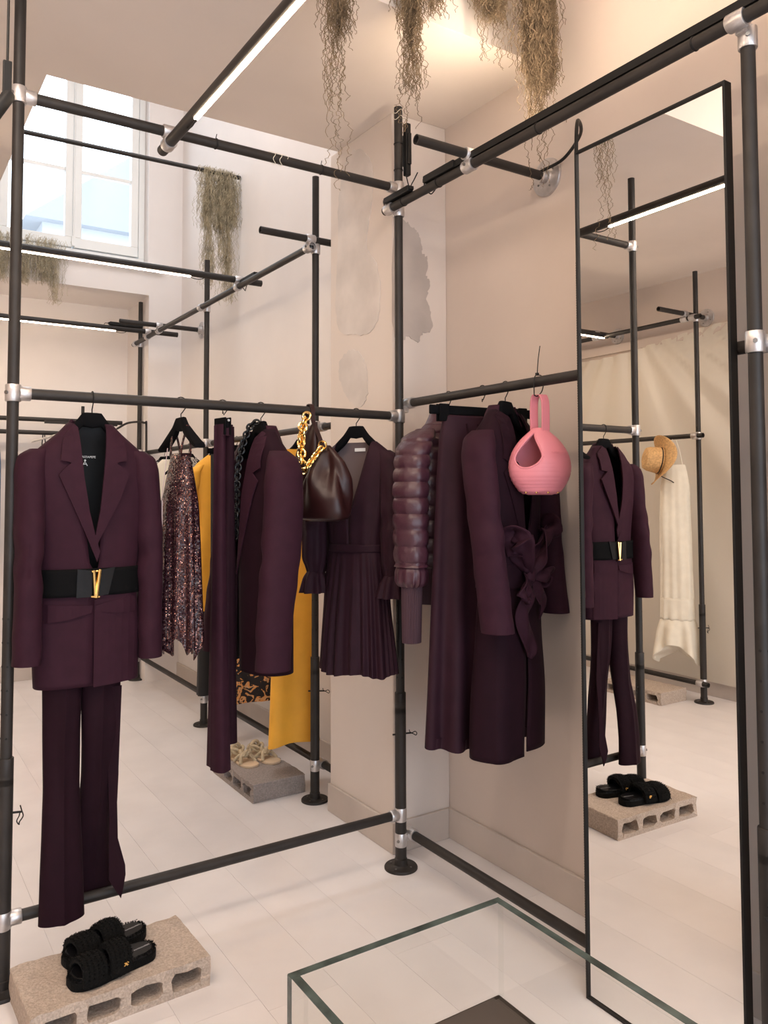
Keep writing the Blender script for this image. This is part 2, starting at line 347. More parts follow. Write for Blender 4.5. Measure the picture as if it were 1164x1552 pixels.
box(mb, (XW, RY, ZC), (XE, VY, ZC + .06)); box(mb, (XW, VY, ZC), (VX, YNI, ZC + .06))
box(mb, (XW, YS, ZU), (XE, RY + .06, ZU + .1)); box(mb, (XW, RY, ZC + .06), (XE, RY + .06, ZU))
box(mb, (VX - .06, VY - .06, ZC + .06), (XE, VY, ZW)); box(mb, (VX - .06, VY, ZC + .06), (VX, YN, ZW)); box(mb, (VX - .06, VY - .06, ZW), (XE, YN + .35, ZW + .1))
structure('ceiling', mb, M['ceiling'])
# column with its bare patches
cx0, cx1, cy0, cy1 = .045, XE, .112, .60
colm = structure('wall_column', Bx((cx0, cy0, 0), (cx1, cy1, ZC)), M['plaster_mid'], bevel=.004)
def slab(pts, axis, at, th=.0025, jag=.006):
    P = ccw(pts + [pts[0]], 7)[:-1]; P = P + rng.normal(0, jag, P.shape) * .5; n = len(P); mb = MB()
    f = (lambda p, o: (at - o, p[0], p[1])) if axis == 0 else (lambda p, o: (p[0], at - o, p[1]))
    mb.add([f(p, th) for p in P] + [f(p, -.001) for p in P], [tuple(range(n))] + [(j, (j + 1) % n, n + (j + 1) % n, n + j) for j in range(n)])
    bm = bmesh.new(); me = bpy.data.meshes.new('t'); me.from_pydata([tuple(v) for v in mb.verts()], [], mb.f); bm.from_mesh(me); bpy.data.meshes.remove(me)
    bmesh.ops.triangulate(bm, faces=bm.faces[:]); bmesh.ops.recalc_face_normals(bm, faces=bm.faces[:])
    return bm
p1 = [(.556, 2.17), (.535, 2.40), (.527, 2.63), (.45, 2.78), (.33, 2.77), (.25, 2.66), (.262, 2.50), (.30, 2.36), (.225, 2.27), (.20, 2.18), (.205, 2.06), (.27, 2.0), (.40, 2.01), (.52, 2.05)]
obj('plaster_patch', slab(p1, 0, cx0), M['patch_pale'], colm, smooth=False)['label'] = 'pale bare patch on the left face of the column'
p1b = [(.52, 1.91), (.44, 1.95), (.36, 1.93), (.30, 1.86), (.30, 1.74), (.36, 1.70), (.46, 1.76), (.52, 1.84)]
obj('plaster_patch', slab(p1b, 0, cx0), M['patch_pale'], colm, smooth=False)
p2 = [(.050, 2.44), (.10, 2.42), (.14, 2.40), (.175, 2.37), (.19, 2.31), (.215, 2.28), (.208, 2.22), (.226, 2.19), (.206, 2.13), (.228, 2.08), (.232, 2.0), (.19, 1.985), (.165, 1.945), (.12, 1.965), (.050, 1.975)]
obj('plaster_patch', slab(p2, 1, cy0), M['patch_grey'], colm, smooth=False)['label'] = 'grey ragged patch on the right face of the column'
structure('shade_block', Bx((.08, -1.90, 0), (XE, -1.58, ZU)), M['plaster'])  # unseen block, added to keep light off the wall right of the mirror
BH, BT = .115, .014
structure('baseboard_east', Bx((XE - BT, YS, 0), (XE, cy0, BH)), M['skirting'], bevel=.003)
structure('baseboard_column', box(Bx((cx0 - BT, cy0 - BT, 0), (cx0, cy1, BH)), (cx0, cy0 - BT, 0), (XE - BT, cy0, BH)), M['skirting'], bevel=.003)
structure('baseboard_north', box(Bx((XW, YNI - BT, 0), (NX, YNI, BH)), (XE - BT, cy1, 0), (XE, YN, BH)), M['skirting'], bevel=.003)
structure('baseboard_west', Bx((XW, YS, 0), (XW + BT, YNI, BH)), M['skirting'], bevel=.003)
# window high in the light well
wy = YN + .10
win = structure('window_1', box(box(box(Bx((WX0, wy, WZ0 - .03), (WX1, wy + .09, WZ0 + .03)), (WX0, wy, WZ1 - .05), (WX1, wy + .09, WZ1)), (WX0, wy, WZ0 + .03), (WX0 + .045, wy + .09, WZ1 - .05)), (WX1 - .045, wy, WZ0 + .03), (WX1, wy + .09, WZ1 - .05)), M['white_paint'], bevel=.004)
mid = (WX0 + WX1) / 2 + .01
for a, c in ((WX0 + .05, mid - .004), (mid + .004, WX1 - .05)):
    mb = MB(); z0, z1 = WZ0 + .035, WZ1 - .055; s = .052
    box(mb, (a, wy - .012, z0), (c, wy + .045, z0 + s + .02)); box(mb, (a, wy - .012, z1 - s), (c, wy + .045, z1)); box(mb, (a, wy - .012, z0 + s + .02), (a + s, wy + .045, z1 - s)); box(mb, (c - s, wy - .012, z0 + s + .02), (c, wy + .045, z1 - s))
    obj('sash', mb, M['white_paint'], win, smooth=False, bevel=.004)
    for zz in (3.64, 4.12): obj('muntin', Bx((a + s, wy, zz), (c - s, wy + .035, zz + .026)), M['white_paint'], win, smooth=False, bevel=.003)
    zz = [z0 + s + .02, 3.64, 3.666, 4.12, 4.146, z1 - s]
    for k in range(0, 6, 2): obj('pane', Bx((a + s, wy + .014, zz[k]), (c - s, wy + .018, zz[k + 1])), M['glass'], win, smooth=False)
obj('espagnolette', tube(Bx((mid - .012, wy - .03, WZ0 + .04), (mid + .012, wy - .012, WZ0 + .11)), [(mid, wy - .022, WZ0 + .05), (mid, wy - .022, WZ1 - .1)], .006, 8), M['white_paint'], win)
# across the courtyard
def house(name, label, a, c, roofh, off, rot):
    t = thing(name, label, 'building', (a[0], a[1], a[2]))
    L, D, Hh = c[0] - a[0], c[1] - a[1], c[2] - a[2]
    obj('wall', Bx((0, 0, 0), (L, D, Hh)), M['wall_ext'], t, smooth=False)
    mb = MB(); mb.add([(-.2, -.3, Hh), (L + .2, -.3, Hh), (L + .2, D * .5, Hh + roofh), (-.2, D * .5, Hh + roofh), (-.2, D + .3, Hh), (L + .2, D + .3, Hh)], [(0, 1, 2, 3), (3, 2, 5, 4), (0, 3, 4), (1, 5, 2), (0, 4, 5, 1)])
    obj('roof', mb, M['zinc'], t, smooth=False)
    obj('gutter', Tb([(-.2, -.34, Hh - .02), (L + .2, -.34, Hh - .02)], .07, 8), M['ext_dark'], t)
    for k in range(off): f = obj('window', Bx((.6 + k * 1.7, -.06, Hh - 1.6), (1.5 + k * 1.7, .02, Hh - .4)), M['ext_dark'], t, smooth=False); obj('pane', Bx((.68 + k * 1.7, -.09, Hh - 1.52), (1.42 + k * 1.7, -.06, Hh - .48)), M['zinc'], f, smooth=False)
    t.rotation_euler.z = math.radians(rot)
house('courtyard_house', 'white house with pale zinc roof seen through the high window', (9.2, 12.0, 0), (19.0, 20.4, 6.0), 3.6, 3, 90)
house('courtyard_annex', 'low white annex with lean roof behind the high window, left part', (-6.6, 14.0, 0), (-1.2, 18, 7.4), 1.2, 2, -8)

# ---------------------------------------------------------------- pipe racks
R, RS = .0158, .0202
def clampmesh(pos, axis, d, offset=0):
    """galvanised tee: sleeve round the main pipe (axis) with a socket along d, shifted by offset for crossovers"""
    pos = np.array(pos, float); axis = np.array(axis, float); d = np.array(d, float); d /= np.linalg.norm(d); mb = MB()
    hollowring(mb, pos - axis * .024, pos + axis * .024, R + .0055, R)
    if offset == 0: hollowring(mb, pos + d * .016, pos + d * .046, R + .005, R)
    return mb
def hollowring(mb, a, b, ro, ri, seg=20):
    a = np.array(a, float); b = np.array(b, float); d = (b - a) / np.linalg.norm(b - a); L = np.linalg.norm(b - a)
    up = np.array([0, 0, 1.]) if abs(d[2]) < .9 else np.array([1., 0, 0]); N = up - d * (up @ d); N /= np.linalg.norm(N); B = np.cross(d, N); t = np.arange(seg) * 2 * PI / seg
    P = [(0, ri), (0, ro - .0012), (.002, ro), (L - .002, ro), (L, ro - .0012), (L, ri)]
    V = np.concatenate([a + d * s + q * (np.cos(t)[:, None] * N + np.sin(t)[:, None] * B) for s, q in P]); return mb.add(V, grid_faces(6, seg))
def clamp(parent, pos, axis, d, cross=None):
    mb = clampmesh(pos, axis, d, 0 if cross is None else 1)
    if cross is not None:                      # second ring round a pipe that passes beside the first
        c = np.array(cross, float); dd = np.array(d, float); hollowring(mb, c - dd * .022, c + dd * .022, R + .0055, R)
        p = np.array(pos, float); m2 = (p + c) / 2; q = .011; box(mb, tuple(m2 - q), tuple(m2 + q))
    o = obj('clamp', mb, M['steel'], parent)
    v = np.array((-.84, -.54, 0)) ; ax = np.array(axis, float); v = v - ax * (v @ ax); v /= np.linalg.norm(v)
    p = np.array(pos, float) + v * (R + .004)
    obj('set_screw', Tb([p, p + v * .006], .0055, 6), M['bolt'], o, smooth=False); return o
def flange(parent, pos, nrm, r=.052, mtl='pipe'):
    q = Vector(nrm).to_track_quat('Z', 'Y'); Mx = Matrix.Translation(pos) @ q.to_matrix().to_4x4(); mb = MB()
    lathe(mb, [(r, 0), (r, .006), (r - .002, .009), (.027, .010), (.0235, .013), (.0225, .034), (.020, .036)], 32, Mx)
    o = obj('base_flange' if mtl == 'pipe' else 'wall_flange', mb, M[mtl], parent)
    for k in range(4):
        a = k * PI / 2 + .5; p = Mx @ Vector((.040 * math.cos(a), .040 * math.sin(a), .008)); e = Mx @ Vector((.040 * math.cos(a), .040 * math.sin(a), .012)); obj('screw', Tb([p, e], .004, 6), M['bolt'], o, smooth=False)
    return o
def pin(parent, pos, d, k=0):
    p = np.array(pos, float); d = np.array(d, float); d /= np.linalg.norm(d); s = np.array((0, 0, 1.)); mb = Tb([p - d * .03, p + d * .042], .0032, 8)
    e = p + d * .038; w = np.cross(d, s) * .4
    pts = [e + s * .018, e + s * .004 + d * .004, e - s * .012 + d * .008, e - s * .024 + w * .02, e - s * .034 - d * .002, e - s * .024 - d * .008, e - s * .010 - d * .002, e + s * .002]
    if k: pts = [e + s * .012 - d * .004, e + s * .002, e + d * .012 - s * .004, e + d * .022 - s * .010, e + d * .026 - s * .003, e + d * .019 + s * .004, e + d * .008 + s * .0, e]
    tube(mb, ccw(pts, 5), .0016, 6); obj('locking_pin', mb, M['black'], parent)
def post(parent, x, y, ztop=2.80, pd=(1, -.3, 0), pk=0, base=True):
    obj('post', hollow(MB(), (x, y, .60), (x, y, ztop), R), M['pipe'], parent)
    mb = MB(); hollowring(mb, (x, y, .625), (x, y, .55), RS, R); tube(mb, [(x, y, .012), (x, y, .57)], RS, 20); obj('post_sleeve', mb, M['pipe'], parent)
    if base: flange(parent, (x, y, 0), (0, 0, 1), .060)
    pin(parent, (x, y, .475), pd, pk)
    h = MB()
    for k in range(6):
        for s in ((-1, -.2), (-.2, -1)):
            v = np.array((*s, 0.)); v /= np.linalg.norm(v); c = np.array((x, y, .68 + k * .065)) + v * (R - .0008); tube(h, [c, c + v * .0012], .0035, 8)
    obj('peg_holes', h, M['black'], parent)['kind'] = 'stuff'
def rail(parent, a, b, name='rail'): return obj(name, hollow(MB(), a, b, R), M['pipe'], parent)
def tie(parent, pos, d, r=R):
    d = np.array(d, float); d /= np.linalg.norm(d); p = np.array(pos, float); mb = MB(); hollowring(mb, p - d * .003, p + d * .003, r + .0022, r)
    up = np.array((0, 0, 1.)); t = p + (up - d * (up @ d)) * (r + .002); tube(mb, [t, t + np.array((.004, .002, .016))], .0014, 5); obj('cable_tie', mb, M['black'], parent)
PLX, PRY = -1.3116, -1.41
zLt, zLm, zLb, zRt, zRm, zRb = 2.489, 1.633, .190, 2.406, 1.683, .116
OX = .038
rack = thing('pipe_rack', 'dark pipe clothes rack round the front corner holding the plum clothes', 'clothes rack', group='pipe clothes racks')
post(rack, PLX, 0, 2.81); post(rack, 0, 0, 2.80, (1, -.25, 0), 1); post(rack, 0, PRY, 2.40, (-1, -.6, 0))
for z in (zLt, zLm, zLb):
    rail(rack, (PLX + .02, 0, z), (-.02, 0, z)); clamp(rack, (PLX, 0, z), (0, 0, 1), (1, 0, 0)); clamp(rack, (0, 0, z), (0, 0, 1), (-1, 0, 0))
rail(rack, (-OX, .035, zRt), (-OX, -2.3, zRt)); clamp(rack, (0, 0, zRt), (0, 0, 1), (0, 1, 0), (-OX, 0, zRt)); clamp(rack, (0, PRY, zRt - .03), (0, 0, 1), (0, 1, 0), (-OX, PRY, zRt))
for z in (zRm, zRb):
    rail(rack, (OX, -.022, z), (OX, PRY - .1, z)); clamp(rack, (0, 0, z - (.05 if z > 1 else -.0) - (.0 if z > 1 else .015)), (0, 0, 1), (0, 1, 0), (OX, -.015, z)); clamp(rack, (0, PRY, z), (0, 0, 1), (0, 1, 0), (OX, PRY, z))
# cross pipe to the wall over the right rail
cyp, czp = -.465, zRt + .036
rail(rack, (-.25, cyp, czp), (XE - .008, cyp, czp), 'cross_pipe'); flange(rack, (XE, cyp, czp), (-1, 0, 0), .066, 'steel'); clamp(rack, (-OX, cyp, zRt), (0, 1, 0), (1, 0, 0), (-OX, cyp, czp))
for y in (-.09, -.30, -.78, -1.30): tie(rack, (-OX, y, zRt), (0, 1, 0))
for x in (-.72, -.33): tie(rack, (x, 0, zLt), (1, 0, 0))
tie(rack, (0, 0, 2.66), (0, 0, 1)); tie(rack, (0, 0, 2.56), (0, 0, 1))
# light bars
def lightbar(label, a, b, s0, s1, cl, driver=None, under=True, sm='led'):
    t = thing('light_bar', label, 'lamp', a, 0, 'pipe light bars'); o = np.array(a, float); a = np.array(a, float); b = np.array(b, float); d = (b - a) / np.linalg.norm(b - a)
    obj('pipe', hollow(MB(), a - o, b - o, .0175), M['pipe'], t)
    side = np.cross(d, (0, 0, 1.)); p, q = a - o + d * s0, a - o + d * s1; dz = np.array((0, 0, -.0175))
    mb = MB(); V = [p + side * k + dz * h for h in (.75, 1.22) for k in (-.006, .006)] + [q + side * k + dz * h for h in (.75, 1.22) for k in (-.006, .006)]
    mb.add(V, [(0, 1, 3, 2), (4, 6, 7, 5), (0, 4, 5, 1), (2, 3, 7, 6), (0, 2, 6, 4), (1, 5, 7, 3)]); obj('led_strip', mb, M[sm], t, smooth=False)
    w = a - o + d * s0; obj('lead', Tb(ccw([w - d * .09 + (0, 0, .012), w - d * .07 + (0, 0, -.02), w - d * .03 + (0, 0, -.028), w + (0, 0, -.021)], 5), .002, 6), M['black'], t)
    for c, ax in cl:
        mb = MB(); c = np.array(c, float) - o; hollowring(mb, c - d * .02, c + d * .02, .0225, .0175); ax = np.array(ax, float); c2 = c + np.array((0, 0, 1.)) * ax[2]; e = np.array((ax[0], ax[1], 0.)); hollowring(mb, c2 - e * .02, c2 + e * .02, R + .0055, R); obj('clamp', mb, M['steel'], t)
    return t
ZB = zLt - .036
lightbar('dark pipe light bar with glowing warm strip crossing overhead toward the camera', (-.875, .065, ZB), (-.875, -3.6, ZB), .31, 3.5, [((-.875, 0, ZB), (1, 0, .036))])
M['led_up'] = mat('led_uplight', (1, .9, .75), .5, emit=210, ecol=(1.0, .79, .58))
t = thing('light_profile', 'slim black uplight profile lying along the top right rail', 'lamp', (-OX, -.40, zRt + R))
mb = MB(); box(mb, (-.012, -1.75, 0), (.012, 0, .004)); box(mb, (-.012, -1.75, .004), (-.0095, 0, .022)); box(mb, (.0095, -1.75, .004), (.012, 0, .022)); obj('profile', mb, M['black'], t, smooth=False)
obj('led_strip', Bx((-.009, -1.74, .006), (.009, -.01, .014)), M['led_up'], t, smooth=False)
def driver(label, loc, dims, deg=0, tilt=0):
    t = thing('led_driver', label, 'power supply', loc, deg, 'black led drivers'); t.rotation_euler.x = tilt; a, b2, c2 = dims
    obj('case', Bx((-a / 2, -b2 / 2, 0), (a / 2, b2 / 2, c2)), M['black'], t, smooth=False, bevel=.004)
    for s in (-1, 1): obj('end_cap', Bx((-a / 2 * .7, s * b2 / 2 - .008, c2 * .2), (a / 2 * .7, s * b2 / 2 + .008, c2 * .8)), M['black'], t, smooth=False, bevel=.002)
    obj('lead', Tb(ccw([(0, b2 / 2, c2 * .5), (.012, b2 / 2 + .03, c2 * .4), (.03, b2 / 2 + .02, -.02), (.012, b2 / 2 - .03, -.028), (0, b2 / 2 - .08, -.01)], 6), .0022, 6), M['black'], t); return t
driver('black led driver strapped on the right rail before the cross pipe', (-OX, -.315, zRt + R), (.036, .17, .026))
driver('black led driver lying on the rails at the corner post', (-OX - .012, -.07, zRt + R), (.026, .16, .022))
t = driver('slim upright black led driver strapped to top of corner post', (.030, -.014, 2.54), (.022, .024, .20)); 
# conduit beside the mirror
mb = MB(); tube(mb, ccw([(.27, -.47, 2.452), (.29, -.56, 2.47), (.20, -.72, 2.47), (.06, -.84, 2.43), (.018, -.872, 2.32), (.018, -.872, 2.0)], 8), .0055, 8)
zz = np.linspace(2.0, .012, 560); tube(mb, np.stack([np.full(560, .018), np.full(560, -.872), zz], 1), .0052 + .0016 * (np.arange(560) % 2), 8)
tag(obj('ribbed_conduit', mb, M['black']), 'black ribbed conduit running down the left edge of the tall mirror', 'cable')

# second rack along the east wall of the far room
X2 = .04; Y2 = (.730, 2.10, 3.47)
rack2 = thing('pipe_rack', 'dark pipe clothes rack along the wall beyond the column', 'clothes rack', (X2, 0, 0), 0, 'pipe clothes racks')
for k, y in enumerate(Y2): post(rack2, 0, y, (2.79, 2.745, 2.77)[k], (1, -.6, 0), 1)
z2t, z2m, z2b = 2.456, 1.648, .153
for z, ya, yb in ((z2t, .80 - .07, 3.52), (z2m, .63, 3.5), (z2b, .63, 3.5)):
    off = -.038 if z != z2m else .0
    if z == z2m:
        rail(rack2, (.0 + .036, ya, z), (.036, yb, z))
        for y in Y2: clamp(rack2, (0, y, z), (0, 0, 1), (0, 1, 0), (.036, y, z))
    elif z == z2b:
        rail(rack2, (.036, ya, z), (.036, yb, z))
        for y in Y2: clamp(rack2, (0, y, z), (0, 0, 1), (0, 1, 0), (.036, y, z))
    else:
        rail(rack2, (-.036, ya - .02, z), (-.036, yb, z))
        for y in Y2: clamp(rack2, (0, y, z), (0, 0, 1), (0, 1, 0), (-.036, y, z))
rail(rack2, (-.28, .715, z2t + .036), (XE - X2 - .005, .715, z2t + .036), 'cross_pipe'); clamp(rack2, (-.036, .715, z2t), (0, 1, 0), (1, 0, 0), (-.036, .715, z2t + .036))
rail(rack2, (-.30, 2.91, z2t + .036), (XE - X2 - .005, 2.91, z2t + .036), 'cross_pipe'); clamp(rack2, (-.036, 2.91, z2t), (0, 1, 0), (1, 0, 0), (-.036, 2.91, z2t + .036)); flange(rack2, (XE - X2, 2.91, z2t + .036), (-1, 0, 0), .060, 'steel')
lightbar('dark pipe light bar with warm strip over the far room, nearer one', (.14, 1.543, z2t + .038), (-2.9, 1.543, z2t + .038), .40, 3.0, [((.004, 1.543, z2t + .038), (0, 1, -.038))])
lightbar('dark pipe light bar with warm strip over the far room, by the niche', (.22, 3.17, z2t + .038), (-2.9, 3.17, z2t + .038), .44, 3.0, [((.004, 3.17, z2t + .038), (0, 1, -.038))])
driver('black led driver on the far rack beside the nearer light bar', (.022, 1.44, z2t + .012), (.03, .20, .026))
driver('black led driver on the light bar by the niche', (-.15, 3.17, z2t + .056), (.03, .22, .024), 90)
# thin rod and third rack on the west side
mbr = Tb([(-1.14, 2.239, 3.335), (.305, 2.239, 3.352)], .013, 14); tag(obj('hanging_rod', mbr, M['pipe']), 'thin dark rod spanning the light well before the high window', 'rod')
X3 = -2.9
rack3 = thing('pipe_rack', 'dark pipe rack before the sheeted wall, seen in the tall mirror', 'clothes rack', (X3, 0, 0), 0, 'pipe clothes racks')
for y in (.80, 2.75): post(rack3, 0, y, 2.80, (-1, -.6, 0))
for z, o3 in ((2.49, .036), (1.715, 0.036), (.126, .036)):
    rail(rack3, (o3, .74, z), (o3, 2.85, z))
    for y in (.80, 2.75): clamp(rack3, (0, y, z), (0, 0, 1), (0, 1, 0), (o3, y, z))
for y in (.86, 1.62): rail(rack3, (XW - X3 + .005, y, 2.526), (.30, y, 2.526), 'cross_pipe'); clamp(rack3, (.036, y, 2.49), (0, 1, 0), (1, 0, 0), (.036, y, 2.526)); flange(rack3, (XW - X3, y, 2.526), (1, 0, 0), .06, 'steel')
# little rack in the niche
rack4 = thing('wall_rail', 'far double clothes rail inside the niche under the window', 'clothes rack', (0, 3.72, 0))
for a, z in ((-.02, 1.885), (-.35, 1.79)):
    rail(rack4, (-1.4, 0, z), (a, 0, z))
for x in (-.30, -1.2): obj('post', Tb([(x, .03, 0), (x, .03, 2.0)], .012, 10), M['pipe'], rack4); clamp(rack4, (x, .0, 1.885), (1, 0, 0), (0, 0, 1), (x, .03, 1.885))
obj('bracket', box(Bx((-.60, -.18, 1.845), (-.10, -.155, 1.865)), (-.32, -.18, 1.85), (-.29, 0, 1.86)), M['pipe'], rack4, smooth=False)
obj('brace', Tb([(-.66, -.02, 1.72), (-.42, -.14, 1.80)], .008, 8), M['steel'], rack4)
tag(obj('cable', Tb(ccw([(.05, YN - .02, 1.2), (.05, YN - .02, 1.80), (.03, YN - .03, 1.86), (-.03, 3.5, 1.87), (-.06, 3.70, 1.84)], 6), .008, 8), M['pipe']), 'dark cable bent over from the niche corner to the far rail', 'cable')

# ---------------------------------------------------------------- tall mirror, display case
t = thing('standing_mirror', 'tall narrow mirror in a thin black frame against the right rack', 'mirror', (0, -.886, 0))
Wm, Hm, f0 = .468, 2.305, .007
mb = MB()
for a, b in (((-.006, -f0, 0), (.020, 0, Hm)), ((-.006, -Wm, 0), (.020, -Wm + f0, Hm)), ((-.006, -Wm + f0, 0), (.020, -f0, f0)), ((-.006, -Wm + f0, Hm - f0), (.020, -f0, Hm))): box(mb, a, b)
obj('frame', mb, M['black'], t, smooth=False, bevel=.001)
obj('mirror_glass', Bx((.0, -Wm + f0, f0), (.006, -f0, Hm - f0)), M['silver'], t, smooth=False)
obj('back_board', Bx((.007, -Wm + f0, f0), (.016, -f0, Hm - f0)), M['black'], t, smooth=False)
gx0, gx1, gy1, gy0, gz0, gz1, gt = -1.004, -.511, -1.117, -1.70, .300, .494, .016
t = thing('display_case', 'clear glass display box with dark tray base in the foreground', 'display case', (gx0, gy1, 0))
LX, LY = gx1 - gx0, gy0 - gy1
obj('plinth', Bx((.03, LY + .03, 0), (LX - .03, -.03, gz0 - .03)), M['board'], t, smooth=False, bevel=.003)
obj('base_tray', Bx((0.004, LY, gz0 - .03), (LX - .004, -.004, gz0)), M['board'], t, smooth=False, bevel=.003)
for a, b in (((0, -gt, gz0), (LX, 0, gz1)), ((0, LY, gz0), (gt, -gt - .001, gz1)), ((LX - gt, LY, gz0), (LX, -gt - .001, gz1)), ((gt + .001, LY, gz0), (LX - gt - .001, LY + gt, gz1))):
    g = obj('glass_panel', Bx(a, b), M['glass'], t, smooth=False)
    e = obj('polished_edge', Bx((a[0], a[1], gz1), (b[0], b[1], gz1 + .0012)), M['glass_edge'], g, smooth=False)
for x in (0,): obj('corner_edge', Bx((x - .0008, -gt, gz0), (x, 0, gz1)), M['glass_edge'], t, smooth=False)
tag(obj('lid_board', Bx((-.96, -1.60, gz0), (-.545, gy1 - gt - .006, gz0 + .012)), M['board'], smooth=False, bevel=.002), 'thin dark board lying on the tray inside the glass case', 'board')

# ---------------------------------------------------------------- hangers
def hook_path(h=.018, zn=-.07):
    a = [(0, h * math.cos(t), -h * .0 + h * math.sin(t) - R) for t in np.linspace(-.5, PI, 12)]
    return np.array(a + [(0, -h * .9, -R - .012), (0, -.004, -R - .03), (0, 0, zn + .01), (0, 0, zn)])
def hook_on(t, along_x, zn):
    P = hook_path(.0195, zn); P[:, 1] *= 1
    if along_x: P = P[:, [1, 0, 2]]
    obj('hook', Tb(P, .0017, 8), M['black'], t)
HG = 'black velvet hangers'
def hanger(label, loc, deg, hw=.145, hook_deg=0, zn=-.060, slope=.92, hlen=None):
    t = thing('hanger', label, 'hanger', loc, deg, 'black velvet hangers')
    h = thing  # hook plane follows the rail, not the bar
    P = hook_path(.0185, zn); a = math.radians(hook_deg - deg); c, s = math.cos(a), math.sin(a)
    Q = np.stack([-P[:, 1] * s, P[:, 1] * c, P[:, 2]], 1); obj('hook', Tb(Q, .0017, 8), M['black'], t)
    xs = np.concatenate([np.linspace(-hw, -.05, 10), np.linspace(-.04, .04, 7), np.linspace(.05, hw, 10)]); N = 12; V = []
    for x in xs:
        ax = abs(x); top = zn - max(0, ax - .026) * slope - (.0 if ax < .026 else .01 * min(1, (ax - .026) / .02)); hh = .046 - .026 * min(1, ax / hw) ; dd = .008 + .010 * (ax / hw)
        if ax > hw - .012: hh *= .7
        th = np.arange(N) * 2 * PI / N; V.append(np.stack([np.full(N, x), dd * np.sign(np.cos(th)) * np.abs(np.cos(th)) ** .6, top - hh / 2 + hh / 2 * np.sign(np.sin(th)) * np.abs(np.sin(th)) ** .6], 1))
    mb = MB(); mb.add(np.concatenate(V), grid_faces(len(xs), N) + [tuple(range(N))[::-1], tuple((len(xs) - 1) * N + j for j in range(N))]); obj('bar', mb, M['velvet'], t); return t
def clip_hanger(label, loc, deg, hw=.205, hook_deg=90, zn=-.075, clips=(-.15, .15), hooks=(0,)):
    t = thing('clip_hanger', label, 'hanger', loc, deg, 'black clip hangers'); P = hook_path(.0185, zn + .02); a = math.radians(hook_deg - deg); c, s = math.cos(a), math.sin(a)
    for hx in hooks: obj('hook', Tb(np.stack([hx - P[:, 1] * s, P[:, 1] * c, P[:, 2]], 1), .0017, 8), M['black'], t)
    obj('bar', Bx((-hw, -.005, zn - .028), (hw, .005, zn + .002)), M['velvet'], t, smooth=False, bevel=.004)
    for cxx in clips:
        k = obj('clip', box(Bx((cxx - .018, -.012, zn - .05), (cxx + .018, -.006, zn + .006)), (cxx - .018, .006, zn - .05), (cxx + .018, .012, zn + .006)), M['velvet'], t, smooth=False, bevel=.002)
        obj('spring', Tb([(cxx - .022, 0, zn - .004), (cxx + .022, 0, zn - .004)], .004, 8), M['steel'], k)
    return t
ZL = zLm + R; ZR = zRm + R; Z2 = z2m + R

# ---------------------------------------------------------------- cloth helpers
def wrinkle(seed, amp=.0035, kx=(1, 2, 3), fade=0):
    g = np.random.default_rng(seed); ph = g.uniform(0, 6.28, (len(kx), 3)); sl = g.uniform(-5, 5, len(kx))
    def f(phi, v, z):
        o = np.zeros_like(phi)
        for i, k in enumerate(kx): o += np.sin(k * phi + ph[i, 0] + sl[i] * z) * math.sin(9 * z + ph[i, 1] + k)
        return amp * o * (v if fade else 1)
    return f
def pleats(k, amp, seed=0, start=.0, sharp=1.5, rnd=.5):
    g = np.random.default_rng(seed); off = g.uniform(-rnd, rnd, 8)
    def f(phi, v, z):
        p = phi + sum(off[i] * .12 * np.sin((i + 1) * phi + off[i] * 9) for i in range(5)); q = np.sin(k * p + off[6] * 2)
        return amp * max(0, (v - start) / (1 - start)) ** .7 * np.sign(q) * np.abs(q) ** (1 / sharp)
    return f
def addf(*fs): return lambda phi, v, z: sum(f(phi, v, z) for f in fs)
def elbow(seed):
    g = np.random.default_rng(seed + 900); a = g.uniform(0, 6.28, 4)
    def f(phi, v, z):
        e = math.exp(-((v - .52) / .20) ** 2) + .5 * math.exp(-((v - .93) / .08) ** 2) + .5 * math.exp(-((v - .12) / .08) ** 2)
        return .0032 * e * (np.sin(44 * z + 1.4 * phi + a[0]) + .7 * np.sin(71 * z - 1.1 * phi + a[1])) * (.6 + .4 * np.sin(phi + a[2]))
    return f
def sleeve(rows, seed, N=40, M=70, amp=.003, n=2.2, extra=None):
    w = addf(wrinkle(seed, amp, (1, 2)), elbow(seed)); return loft(rows, N, M, n, addf(w, extra) if extra else w, cap_top=True, inner=.03)
def gap_from(zs, gl, gr):
    def g(z, w, cx):
        a = np.interp(-z, [-q for q in zs], gl) - cx; b = np.interp(-z, [-q for q in zs], gr) - cx
        a0 = math.asin(max(-.95, min(.95, b / w))); a1 = 2 * PI + math.asin(max(-.95, min(.95, a / w))); return a0, a1
    return g
def L6(zx, zy): return ((zx / 3.234 - 141) * .00183, -((zy / 3.234) - 20) * .00195 - .002)

# ---------------------------------------------------------------- belted blazer and trousers (left end)
HX = -1.097
hanger('black velvet hanger holding the belted plum blazer beside the left post', (HX, 0, ZL), 0, .145, 0)
bz = thing('blazer', 'plum long blazer with wide black belt, hanging front-on at the left post', 'jacket', (HX, 0, ZL))
rowsB = [(-.095, -.006, .005, .062, .028), (-.125, -.006, 0, .088, .036), (-.165, -.006, 0, .135, .048), (-.20, -.006, 0, .168, .055), (-.235, -.006, 0, .174, .060), (-.33, -.006, 0, .158, .066), (-.52, -.005, 0, .136, .060), (-.60, -.004, 0, .138, .062), (-.70, -.003, 0, .146, .062), (-.845, -.003, 0, .141, .060)]
gz = [-.09, -.20, -.37, -.50, -.52, -.90]
obj('body', loft(rowsB, 72, 60, 2.6, wrinkle(3, .0022), gap_from(gz, [-.052, -.047, -.020, -.009, -.003, -.001], [.028, .023, .006, .003, .001, .001])), M['plum'], bz, solid=.004)
